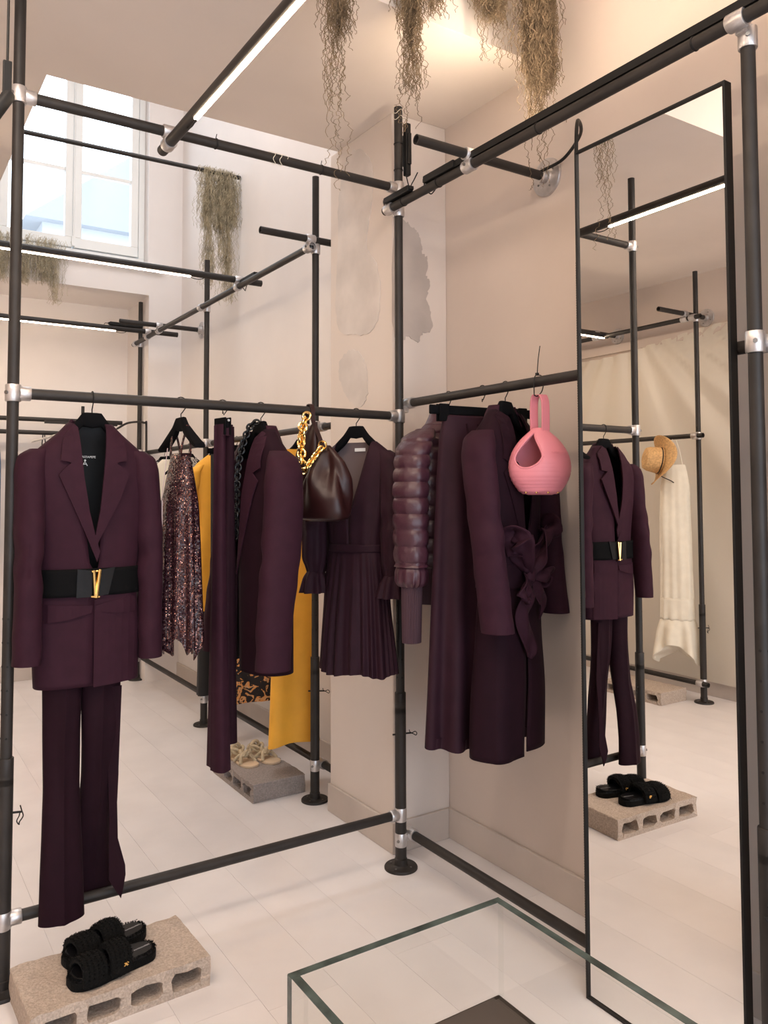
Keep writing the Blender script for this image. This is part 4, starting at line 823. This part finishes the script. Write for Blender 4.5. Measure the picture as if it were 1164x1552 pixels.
# rolled lip that folds out of the mouth
lip = []
for a in np.linspace(0, 2 * PI, 49)[:-1]:
    z = -.224 + .054 * math.sin(a); w_ = .32 + .34 * min(1, max(0, (-.175 - z) / .07)); ph = 5.66 + w_ * math.cos(a); r = np.interp(-z, -prof[:, 1], prof[:, 0]); kk = 1 - .25 * .9 * math.exp(-((ph - 5.6) / .5) ** 2) * math.exp(-((z + .225) / .05) ** 2); lip.append((r * math.sin(ph) * kk, -r * .62 * math.cos(ph) * kk, z))
obj('lip', Tb(lip, .0035, 8, closed=True), M['pink'], pk_)
for s, x_, y_ in ((-1, -.012, .014), (1, .016, -.012)):
    P = ccw([(x_, y_, -.172), (x_ * 1.05, y_ * 1.1, -.120), (x_, y_ * 1.0, -.080), (x_ * .8, y_ * .5, -.062), (x_ * .6, 0, -.056)], 6)
    obj('handle', strip(P, .027, .005, (.93, .36, 0)), M['pink'], pk_, bevel=.002)
for a in (-.9, -.3, .3, 1.0, 2.2, 3.6): obj('stud', lathe(MB(), [(.0005, -.0035), (.0035, -.002), (.004, .001), (.003, .004)], 8, Matrix.Translation((.058 * math.sin(a), -.036 * math.cos(a), -.349))), M['gold'], pk_)
text('embossed_name', 'PATRIZIAPEPE', .0085, (.048, -.0500, -.232), (PI / 2 - .35, 0, .45), M['pink_in'], pk_)
obj('seam', Tb([(.088 * math.sin(a), -.0552 * math.cos(a), -.283) for a in np.linspace(.35, 1.4, 14)], .0012, 6), M['pink_in'], pk_)
zt = MB(); a_ = math.radians(-kd2)
for s in (-1, 1): pass
lp = [(0, -.019, -.058), (0, -.0195, -.02), (0, -.014, .0), (0, 0, .004), (0, .014, .0), (0, .0195, -.02), (0, .012, -.045), (0, -.006, -.060)]
lp = [(p[1] * .25, p[0], p[2]) if False else (p[1], 0, p[2]) for p in lp]
tube(zt, ccw(lp + [lp[0]], 5), .0017, 6); tube(zt, ccw([(-.006, 0, .003), (-.003, -.002, .05), (.004, -.003, .092)], 6), .0015, 6); box(zt, (-.010, -.004, .002), (-.002, .004, .010))
tag(obj('zip_tie', zt, M['black']), 'black zip tie with long tail holding the pink bag on the rail', 'cable tie').location = (OX, ky2, ZR)

# ---------------------------------------------------------------- clothes on the far rack
FX = X2 + .036
def far_hanger(label, y, deg=0): return hanger(label, (FX, y, Z2), deg, .15, 0)
def far_clip(label, y, deg=0): return clip_hanger(label, (FX, y, Z2), deg, .17, 0, -.07, (-.12, .12))
yy_y = 1.80
far_hanger('black hanger in the mustard short-sleeved top on the far rack', 2.02, 6)
ft = thing('top', 'mustard short-sleeved top between the sequin dress and folded trousers', 'shirt', (FX, 2.02, Z2), 6)
obj('body', loft([(-.09, 0, 0, .05, .025), (-.14, 0, 0, .12, .04), (-.18, 0, 0, .15, .05), (-.45, 0, 0, .125, .055), (-.60, 0, 0, .135, .055), (-.985, 0, 0, .15, .058)], 48, 40, 2.3, addf(wrinkle(91, .004), pleats(5, .006, 5, .3)), inner=.02), M['mustard'], ft)
for s in (-1, 1): obj('sleeve', sleeve([(-.15, s * .10, 0, .02, .03), (-.19, s * .15, 0, .045, .05), (-.30, s * .175, 0, .05, .055), (-.46, s * .185, 0, .055, .06)], 93 + s), M['mustard'], ft)
tag(obj('trousers', None or loft([(-.60, 0, 0, .12, .045), (-.985, 0, 0, .115, .045), (-1.30, 0, 0, .11, .045), (-1.465, 0, 0, .115, .045)], 48, 30, 2.3, pleats(4, .008, 7), cap_top=True, inner=.02), M['black_cloth']), 'straight black trousers under the mustard top on far rack', 'trousers'); bpy.data.objects['trousers'] if False else None
o_ = [o for o in bpy.data.objects if o.get('label', '').startswith('straight black trousers')][0]; o_.location = (FX, 2.02, Z2); o_.rotation_euler.z = math.radians(6)
far_hanger('black hanger in the long mustard dress on the far rack', .93, 4)
yd = thing('dress', 'long mustard dress hanging behind the leather handbag on far rack', 'dress', (FX, .93, Z2), 4)
pyd = addf(pleats(4, .014, 17, .1, 1.1), wrinkle(95, .003)); 
def pydf(phi, v, z): return pyd(phi, v, z)
pydf.dz = lambda phi, v: .012 * v ** 4 * np.sin(2 * phi + 2)
obj('body', loft([(-.11, -.06, 0, .06, .03), (-.17, -.04, 0, .10, .045), (-.42, -.035, 0, .09, .055), (-.70, -.035, 0, .105, .06), (-1.0, -.035, 0, .12, .065), (-1.455, -.035, 0, .14, .07)], 72, 50, 2.2, pydf, cap_top=True, inner=.03), M['mustard'], yd)
far_clip('black clip hanger with the orange floral skirt on the far rack', 1.45)
fs = thing('dress', 'black dress with orange floral print behind the second blazer', 'dress', (FX, 1.45, Z2), 0)
obj('body', loft([(-.085, 0, 0, .10, .03), (-.30, 0, 0, .13, .05), (-.80, 0, 0, .15, .06), (-1.38, 0, 0, .165, .065)], 60, 40, 2.2, pleats(6, .012, 19), cap_top=True, inner=.02), M['floral'], fs)
bl = thing('trousers', 'black trousers hanging between the mustard top and floral dress', 'trousers', (FX, 1.72, Z2), 0)
obj('trouser_leg', loft([(-.10, -.02, 0, .13, .03), (-.6, -.02, 0, .13, .04), (-1.42, -.02, 0, .11, .04)], 48, 30, 2.2, pleats(4, .008, 23), cap_top=True, inner=.02), M['black_cloth'], bl)
far_clip('black clip hanger with black trousers on the far rack', 1.72)
for y, lab, m, z1, w in ((2.50, 'black top with white print behind the sequin dress', 'bw', -.98, .13), (2.88, 'cream sleeveless top on far rack behind the sequin dress', 'cream', -.66, .12), (2.99, 'long black and white print skirt at the far end of rack', 'bw', -1.30, .14)):
    g_ = thing('top' if z1 > -1 else 'dress', lab, 'clothes', (FX, y, Z2), 0)
    obj('body', loft([(-.085, 0, 0, .05, .025), (-.14, 0, 0, .11, .04), (-.30, 0, 0, w, .05), (z1, 0, 0, w + .01, .055)], 48, 30, 2.2, pleats(5, .008, int(y * 10)), cap_top=True, inner=.02), M[m], g_)
    far_hanger('black hanger holding the ' + lab, y, 0)
# niche rail clothes
for x, lab, m, z0, z1, nm, w in ((-.92, 'faded blue denim jeans on the far niche rail', 'denim', 1.70, .78, 'jeans', .07), (-.42, 'dark jacket on the far niche rail', 'black_cloth', 1.75, .95, 'jacket', .07), (-.24, 'black and white printed skirt on the far niche rail', 'bw', 1.70, .55, 'skirt', .06)):
    g_ = thing(nm, lab, 'clothes', (x, 3.72, z0 + .02)); obj('body', loft([(0, 0, 0, w * .7, .02), (-.10, 0, 0, w, .03), (z1 - z0, 0, 0, w * 1.1, .035)], 36, 20, 2.2, pleats(3, .006, 3), cap_top=True, inner=.02), M[m], g_)
    zh = 1.79 if x < -.35 else 1.885; obj('hook', Tb([(0, 0, zh - z0 - .0), (0, 0, -.005)], .002, 6), M['black'], g_)

rb_ = thing('tote_bag', 'red bag hanging low from the far niche rail behind the blazer', 'handbag', (-.575, 3.66, .50))
obj('body', loft([(.36, 0, 0, .060, .02), (.30, 0, 0, .066, .035), (.06, 0, 0, .072, .045), (0, 0, 0, .066, .04)], 36, 16, 3, None, cap_top=True, inner=.01), M['red_cloth'], rb_)
obj('strap', Tb(ccw([(-.05, 0, .34), (-.03, .03, .85), (0, .06, 1.305), (.03, .03, .85), (.05, 0, .34)], 6), .004, 6), M['black_cloth'], rb_)

# ---------------------------------------------------------------- west side, seen in the mirror
hanger('black hanger on the sheeted-wall rack left of the straw hat', (X3 + .036, 1.62, 1.715 + R), 0, .145, 0)
wd = thing('dress', 'long white dress with ruffled hem under the straw hat', 'dress', (X3 + .036, .96, 1.715 + R), 60)
pw_ = addf(pleats(12, .004, 29), wrinkle(97, .003))
obj('body', loft([(-.20, 0, 0, .06, .03), (-.34, 0, 0, .095, .05), (-.60, 0, 0, .10, .055), (-1.08, 0, 0, .105, .06)], 72, 36, 2.2, pw_, cap_top=True), M['cream'], wd)
pr = pleats(7, .022, 30, .0, 1.2)
def prf(phi, v, z): return pr(phi, v, z)
prf.dz = lambda phi, v: .07 * v * np.sin(2 * phi + 1.2)
obj('lace_band', loft([(-1.075, 0, 0, .106, .062), (-1.22, 0, 0, .108, .064)], 60, 10, 2.2, pleats(12, .005, 31), inner=0), M['cream'], wd, solid=.002)
obj('ruffle', loft([(-1.215, 0, 0, .110, .066), (-1.28, 0, 0, .13, .085), (-1.44, 0, 0, .15, .10)], 100, 24, 2.1, prf, inner=.02), M['cream'], wd)
for s in (-1, 1): obj('strap', Tb([(s * .05, 0, -.21), (s * .03, 0, -.10), (0, 0, 0.0)], .004, 6), M['cream'], wd)
ht = thing('straw_hat', 'woven straw hat with dark band hung on the sheeted-wall rack', 'hat', (X3 + .150, .975, 1.555))
ht.rotation_euler = (0, math.radians(80), math.radians(35))
lat = MB(); lathe(lat, [(.001, .118), (.045, .116), (.068, .108), (.078, .085), (.084, .03), (.088, .004)], 36, caps=False); obj('crown', lat, M['straw'], ht, solid=.004)
mb = MB(); n = 48; a = np.arange(n) * 2 * PI / n; Vh = []
for k, r in enumerate(np.linspace(.087, .165, 8)): Vh.append(np.stack([r * np.cos(a), r * np.sin(a), .003 + .05 * ((r - .087) / .08) ** 2 * np.cos(2 * a + .6)], 1))
mb.add(np.concatenate(Vh), grid_faces(8, n)); obj('brim', mb, M['straw'], ht, solid=.004)
lat = MB(); lathe(lat, [(.0875, .006), (.0872, .022)], 36, caps=False); obj('hat_band', lat, M['black'], ht, solid=.002)
obj('cord', Tb(ccw([(.08, .02, .01), (.10, .03, -.03), (.12, .01, -.09), (.14, .03, -.13)], 6), .003, 6), M['black'], ht)
# dust sheet on the west wall
ny, nz = 90, 60; V = np.zeros((nz, ny, 3)); Yg = np.linspace(.3, 3.3, ny); Zg = np.linspace(2.42, .10, nz)
for i, z in enumerate(Zg):
    v = i / (nz - 1); ctr = 1.55; sp = (Yg - ctr) / (.15 + .9 * v)
    V[i, :, 0] = XW + .035 + .015 * np.sin(sp * 7 + .6) * (1 - .5 * v) + .002 * np.sin(sp * 19) + .004 * np.sin(6 * z + 3 * Yg); V[i, :, 1] = Yg; V[i, :, 2] = z + .05 * np.sin(Yg * 2.6) * (1 - v)
mb = MB(); mb.add(V.reshape(-1, 3), grid_faces(nz, ny, False)); tag(obj('dust_sheet', mb, M['film']), 'cream translucent dust sheet hung in folds on the far wall, mirrored', 'sheet')
structure('trim_2', Bx((XW, .2, 2.40), (XW + .028, 3.34, 2.46)), M['plaster'])

# ---------------------------------------------------------------- concrete blocks
def block(label, loc, deg, m='concrete', Lb=.465, Db=.255, Hb=.080):
    bm = bmesh.new(); loops = []
    def loop(pts):
        vs = [bm.verts.new((x, 0, z)) for x, z in pts]; es = [bm.edges.new((vs[i], vs[(i + 1) % len(vs)])) for i in range(len(vs))]; return es
    def rr_(x0, z0, x1, z1, r, k=3, sub=6):
        P = []
        for cx, cz, a0 in ((x1 - r, z1 - r, 0), (x0 + r, z1 - r, PI / 2), (x0 + r, z0 + r, PI), (x1 - r, z0 + r, 1.5 * PI)):
            for q in range(k + 1): P.append((cx + r * math.cos(a0 + q / k * PI / 2), cz + r * math.sin(a0 + q / k * PI / 2)))
        out = []
        for i in range(len(P)):
            a, b = P[i], P[(i + 1) % len(P)]; n = max(1, int(math.dist(a, b) / .02))
            for q in range(n): out.append((a[0] + (b[0] - a[0]) * q / n, a[1] + (b[1] - a[1]) * q / n))
        return out
    E = loop(rr_(-Lb / 2, 0, Lb / 2, Hb, .004)); nc = 4; wb = .026; cw_ = (Lb - wb * (nc + 1)) / nc
    for k in range(nc):
        x0 = -Lb / 2 + wb + k * (cw_ + wb); E += loop(rr_(x0, .017, x0 + cw_, Hb - .021, .012)[::-1])
    bmesh.ops.triangle_fill(bm, edges=E, use_beauty=True)
    r = bmesh.ops.extrude_face_region(bm, geom=bm.faces[:])
    for e in r['geom']:
        if isinstance(e, bmesh.types.BMVert): e.co.y += Db
    for k in range(1, 9): bmesh.ops.bisect_plane(bm, geom=bm.verts[:] + bm.edges[:] + bm.faces[:], plane_co=(0, Db * k / 9, 0), plane_no=(0, 1, 0))
    g = np.random.default_rng(int(abs(loc[0] * 1000)))
    for v in bm.verts:
        if v.co.z > .002: v.co += Vector(g.normal(0, .0007, 3)); 
        if (v.co.y < .004 or v.co.y > Db - .004) and v.co.z > .003: v.co.y += g.normal(0, .0028)
    bmesh.ops.recalc_face_normals(bm, faces=bm.faces[:])
    o = obj('concrete_block', bm, M[m], None, smooth=False); tag(o, label, 'block', 'hollow concrete blocks'); o.location = loc; o.rotation_euler.z = math.radians(deg); return o
block('tan hollow concrete block under the black fuzzy sandals by left post', (-1.058, -.290, 0), 2.0)
block('grey hollow concrete block under the rope sandals beyond the rack', (-.205, 1.075, 0), -90, 'concrete_grey')
block('hollow concrete block by the sheeted-wall rack, seen in the mirror', (-2.60, 1.13, 0), 90)

# ---------------------------------------------------------------- black shearling sandals
def foot_outline(Ls, Ws, n=40):
    # heel at +x, toe at -x
    c = ccw([(-.5, 0), (-.485, .22), (-.40, .40), (-.25, .48), (-.05, .43), (.12, .36), (.30, .36), (.43, .30), (.49, .14), (.5, 0), (.49, -.15), (.42, -.33), (.28, -.38), (.10, -.40), (-.08, -.45), (-.26, -.48), (-.40, -.42), (-.485, -.24), (-.5, 0)], 4)[:-1]
    return c * np.array((Ls, Ws))
def prism(mb, out, z0, z1, ins=.0):
    n = len(out); A = np.column_stack([out, np.full(n, z0)]); o2 = out * (1 - ins); B = np.column_stack([o2, np.full(n, z1)])
    return mb.add(np.concatenate([A, B]), [tuple(range(n))[::-1], tuple(n + j for j in range(n))] + [(j, (j + 1) % n, n + (j + 1) % n, n + j) for j in range(n)])
def strap_mesh(x0, x1, w, hgt, zb, n=18, th=.010, tilt=.0):
    mb = MB(); V = []; xs = np.linspace(x0, x1, 6)
    for side in (0, 1):
        for x in xs:
            for k in range(n):
                a = PI * k / (n - 1); rw = w / 2 + (0 if side else th * .6) - (th * .6 if side else 0); hh = hgt - (th if side else 0)
                bul = .004 * math.sin(PI * (x - x0) / (x1 - x0)) * (0 if side else 1)
                V.append((x + tilt * math.sin(a), -math.cos(a) * (rw + bul), zb + (hh + bul) * abs(math.sin(a)) ** .6))
    m = len(xs) * n; F = grid_faces(len(xs), n, False) + [tuple(i + m for i in f)[::-1] for f in grid_faces(len(xs), n, False)]
    for k in range(n - 1): F += [(k, m + k, m + k + 1, k + 1)[::-1], ((len(xs) - 1) * n + k, (len(xs) - 1) * n + k + 1, m + (len(xs) - 1) * n + k + 1, m + (len(xs) - 1) * n + k)]
    return mb.add(V, F)
def fur(mb, base, nrm, n, ln=.009, seed=0):
    g = np.random.default_rng(seed); idx = g.integers(0, len(base), n)
    for i in idx:
        p = base[i] + g.normal(0, .0012, 3); d = nrm[i] + g.normal(0, .45, 3); d /= np.linalg.norm(d); s = np.cross(d, g.normal(0, 1, 3)); s /= np.linalg.norm(s) + 1e-9
        l = ln * g.uniform(.5, 1.2); mb.add([p - s * .0010, p + s * .0010, p + d * l], [(0, 1, 2)])
    return mb
def sandal(label, loc, deg, Ls=.238, Ws=.100, seed=1, group=None):
    t = thing('sandal', label, 'shoe', loc, deg, 'pair of black fuzzy sandals'); out = foot_outline(Ls, Ws)
    obj('sole', prism(MB(), out, 0, .022), M['fur'], t, bevel=.003)
    obj('footbed', prism(MB(), out * .95, .019, .031, .05), M['insole'], t, bevel=.002)
    pts = np.column_stack([out * .95, np.full(len(out), .028)]); nr = np.column_stack([out / np.linalg.norm(out, axis=1, keepdims=True) * .6, np.full(len(out), .8)]); pts = np.repeat(pts, 6, 0) + rng.normal(0, .0015, (len(out) * 6, 3)); nr = np.repeat(nr, 6, 0)
    f = obj('fur_trim', fur(MB(), pts, nr, 3000, .0036, seed), M['fur'], t, smooth=False); f['kind'] = 'stuff'
    for x0, x1, h, k in ((-.098, -.036, .048, 0), (-.026, .030, .058, 1)):
        s_ = obj('strap', strap_mesh(x0, x1, Ws * .92, h, .012, tilt=.006), M['fur'], t)
        V_ = s_.data.vertices; P_ = np.array([v.co for v in V_][:6 * 18]); c_ = np.array((0, 0, .01)); nn = P_ - np.array([(p[0], 0, .012) for p in P_]); nn /= np.linalg.norm(nn, axis=1, keepdims=True) + 1e-9
        f = obj('strap_pile', fur(MB(), P_, nn, 2600, .003, seed + 5 + k), M['fur'], s_, smooth=False); f['kind'] = 'stuff'
    e = MB(); x_, y_, z_ = .012, -.0505, .036
    for a, b in (((-.006, 0, .004), (.006, 0, -.003)), ((-.001, 0, .005), (.003, 0, -.005)), ((-.005, 0, -.004), (.002, 0, .001)), ((.002, 0, .005), (.007, 0, .002))): tube(e, [np.array(a) + (x_, y_ - .006, z_), np.array(b) + (x_, y_ - .006, z_)], .0014, 6)
    obj('gold_emblem', e, M['gold'], t)['label'] = 'small gold winged emblem'
    text('insole_print', 'PATRIZIAPEPE', .0075, (.080, -.004, .0325), (0, 0, PI * .02), M['silver_print'], t, .0002); return t
sandal('black fuzzy sandal nearer the camera on the tan block', (-1.070, -.205, .0795), 9, seed=1)
sandal('black fuzzy sandal farther from the camera on the tan block', (-1.062, -.095, .0795), 12, seed=2)

# rope sandals on the grey block
def rope_sandal(label, loc, deg, seed):
    t = thing('rope_sandal', label, 'shoe', loc, deg, 'pair of beige rope sandals'); out = foot_outline(.225, .088); obj('sole', prism(MB(), out, 0, .012), M['sole'], t, bevel=.003); g = np.random.default_rng(seed)
    def arch(x0, x1, h, w=.04): return ccw([(x0, -w, .010), ((x0 * 2 + x1) / 3, -w * .6, h * .8), ((x0 + x1) / 2, 0, h), ((x0 + 2 * x1) / 3, w * .6, h * .8), (x1, w, .010)], 6)
    for a in (arch(-.055, .01, .045), arch(.012, -.055, .048), arch(.075, .06, .07, .036), arch(.095, .09, .05, .03)): obj('rope_strap', Tb(a, .0082, 8), M['rope'], t)
    th_ = np.linspace(0, 4 * PI, 40); obj('rope_knot', Tb(np.stack([-.022 + .018 * np.cos(th_), .016 * np.sin(th_ * 1.5), .046 + .010 * np.sin(th_ * 2.5)], 1), .0080, 8), M['rope'], t)
    th_ = np.linspace(0, 3 * PI, 30); obj('rope_tie', Tb(np.stack([.05 + .03 * np.cos(th_), .028 * np.sin(th_), .045 + .012 * np.sin(th_ * 1.7)], 1), .0070, 8), M['rope'], t)
rope_sandal('beige rope sandal on the grey block, left of the pair', (-.122, 1.152, .0795), 96, 3)
rope_sandal('beige rope sandal on the grey block, right of the pair', (-.022, 1.140, .0795), 101, 4)

# ---------------------------------------------------------------- spanish moss
def moss(label, strands, top, seed, mtl='moss', r=.0011, name='hanging_moss', group=None):
    """strands: list of (x, y, length, spread, count) bunches hanging from height top"""
    g = np.random.default_rng(seed); VV = []; FF = []; n0 = 0
    for (x, y, ln, sp, cnt) in strands:
        for _ in range(int(cnt * 1.5)):
            l = ln * (g.beta(1.6, 1.3) * .95 + .05); st = g.uniform(0, ln * .75) if g.random() < .75 else 0; seg = int(8 + l * 150); s = np.linspace(0, 1, seg)
            tap = max(.12, 1 - st / ln); p0 = np.array((x + g.normal(0, sp * tap), y + g.normal(0, sp * .55 * tap), top - st)); l = min(l, ln - st + .02)
            wob = np.cumsum(g.normal(0, 1, (seg, 3)) * (.0026, .0026, .0015), 0); k = g.uniform(16, 40); ph = g.uniform(0, 6.28); a = g.uniform(.002, .0055)
            P = p0 + wob + np.stack([a * np.sin(k * s * l * 6 + ph), a * np.cos(k * s * l * 6 + ph), -s * l], 1)
            t_ = np.arange(3) * 2 * PI / 3; off = r * np.stack([np.cos(t_), np.sin(t_), np.zeros(3)], 1)
            V = (P[:, None] + off[None]).reshape(-1, 3); VV.append(V)
            i = np.arange(seg - 1)[:, None] * 3; j = np.arange(3)[None]; f = np.stack([i + j, i + (j + 1) % 3, i + 3 + (j + 1) % 3, i + 3 + j], -1).reshape(-1, 4) + n0; FF.append(f); n0 += len(V)
    V = np.concatenate(VV); F = np.concatenate(FF); me = bpy.data.meshes.new(name)
    me.vertices.add(len(V)); me.vertices.foreach_set('co', V.astype(np.float32).ravel()); me.loops.add(F.size); me.loops.foreach_set('vertex_index', F.astype(np.int32).ravel())
    me.polygons.add(len(F)); me.polygons.foreach_set('loop_start', np.arange(0, F.size, 4, dtype=np.int32)); me.update(calc_edges=True); me.validate()
    o = obj(name, me, M[mtl]); tag(o, label, 'moss', group or 'hanging moss clumps'); return o
moss('thin trailing moss clump hanging nearest the glowing light bar', [(-.60, -.50, .28, .04, 110), (-.66, -.50, .34, .035, 70), (-.545, -.50, .50, .028, 150), (-.555, -.50, .70, .010, 20), (-.55, -.50, .95, .005, 6)], 3.0 + .19, 101)
moss('narrow moss clump hanging over the corner post', [(-.29, -.50, .40, .030, 180), (-.285, -.50, .60, .012, 70), (-.20, -.50, .33, .03, 70), (-.29, -.50, .72, .006, 10)], 3.19, 102)
moss('short broad moss clump between the corner post and wall', [(-.035, -.54, .27, .022, 190), (.01, -.54, .30, .026, 260), (.045, -.54, .42, .01, 10), (-.04, -.54, .45, .006, 8)], 3.19, 103)
moss('thickest moss clump hanging against the right wall', [(.105, -.62, .48, .017, 420), (.140, -.61, .52, .020, 520), (.168, -.60, .46, .014, 360), (.11, -.62, .66, .012, 80), (.13, -.61, .82, .005, 10)], 3.19, 104)
moss('grey moss bundle draped on the rod end beside the high window', [(.09, 2.235, .36, .035, 160), (.17, 2.235, .36, .04, 200), (.25, 2.235, .34, .03, 150), (.10, 2.235, .72, .018, 70), (.22, 2.235, .80, .02, 90), (.17, 2.235, .60, .02, 50)], 3.372, 105, 'moss_grey')
moss('grey moss spilling over the sill ledge behind the light bar', [(-.80, 3.29, .30, .06, 160), (-.66, 3.29, .28, .06, 160), (-.93, 3.29, .30, .06, 160), (-.60, 3.29, .42, .03, 60)], 3.08, 106, 'moss_grey')
mb = MB()
for c, ax in (((-.50, 0, zLt), 0), ((0, 0, 2.77), 2)):
    th_ = np.linspace(0, 5 * PI, 60); k = np.linspace(-.03, .03, 60) + .006 * np.sin(th_ * 3)
    P = np.stack([k, .0185 * np.cos(th_), .0185 * np.sin(th_)], 1) if ax == 0 else np.stack([.0185 * np.cos(th_), .0185 * np.sin(th_), k], 1)
    tag(obj('moss_strand', Tb(P + np.array(c), .0011, 5), M['cream']), 'pale moss strand wound on the top left rail' if ax == 0 else 'pale moss strand wound on the tip of the corner post', 'moss')

# ---------------------------------------------------------------- small fixtures
t = thing('spotlight', 'small black spotlight on a thin ceiling stem at the left edge', 'lamp', (-1.415, -.56, 2.24))
obj('bracket', Bx((-.010, -.010, -.03), (.008, 0, .055)), M['black'], t, smooth=False, bevel=.002)
obj('stem', Tb([(-.001, -.005, .05), (-.001, -.005, ZU - 2.24)], .0028, 8), M['black'], t)
lat = MB(); lathe(lat, [(.012, -.040), (.014, -.036), (.014, .036), (.011, .042)], 20, Matrix.Translation((-.014, 0, -.05)) @ Matrix.Rotation(.5, 4, 'Y')); obj('housing', lat, M['black'], t)
t = thing('wall_socket', 'small white socket low on the wall behind the folded trousers', 'socket', (XE, 3.0, .30))
obj('plate', Bx((-.012, -.045, -.045), (0, .045, .045)), M['white_paint'], t, smooth=False, bevel=.003); obj('inset', Bx((-.014, -.03, -.03), (-.012, .03, .03)), M['skirting'], t, smooth=False)
tag(obj('cable', Tb(ccw([(XE - .02, 3.05, .70), (XE - .02, 3.02, .42), (XE - .03, 2.9, .34), (XE - .02, 2.6, .30), (XE - .015, 2.45, .20), (XE - .015, 2.4, .02)], 6), .010, 8), M['black']), 'thick black cable bending down the far wall by the socket', 'cable')
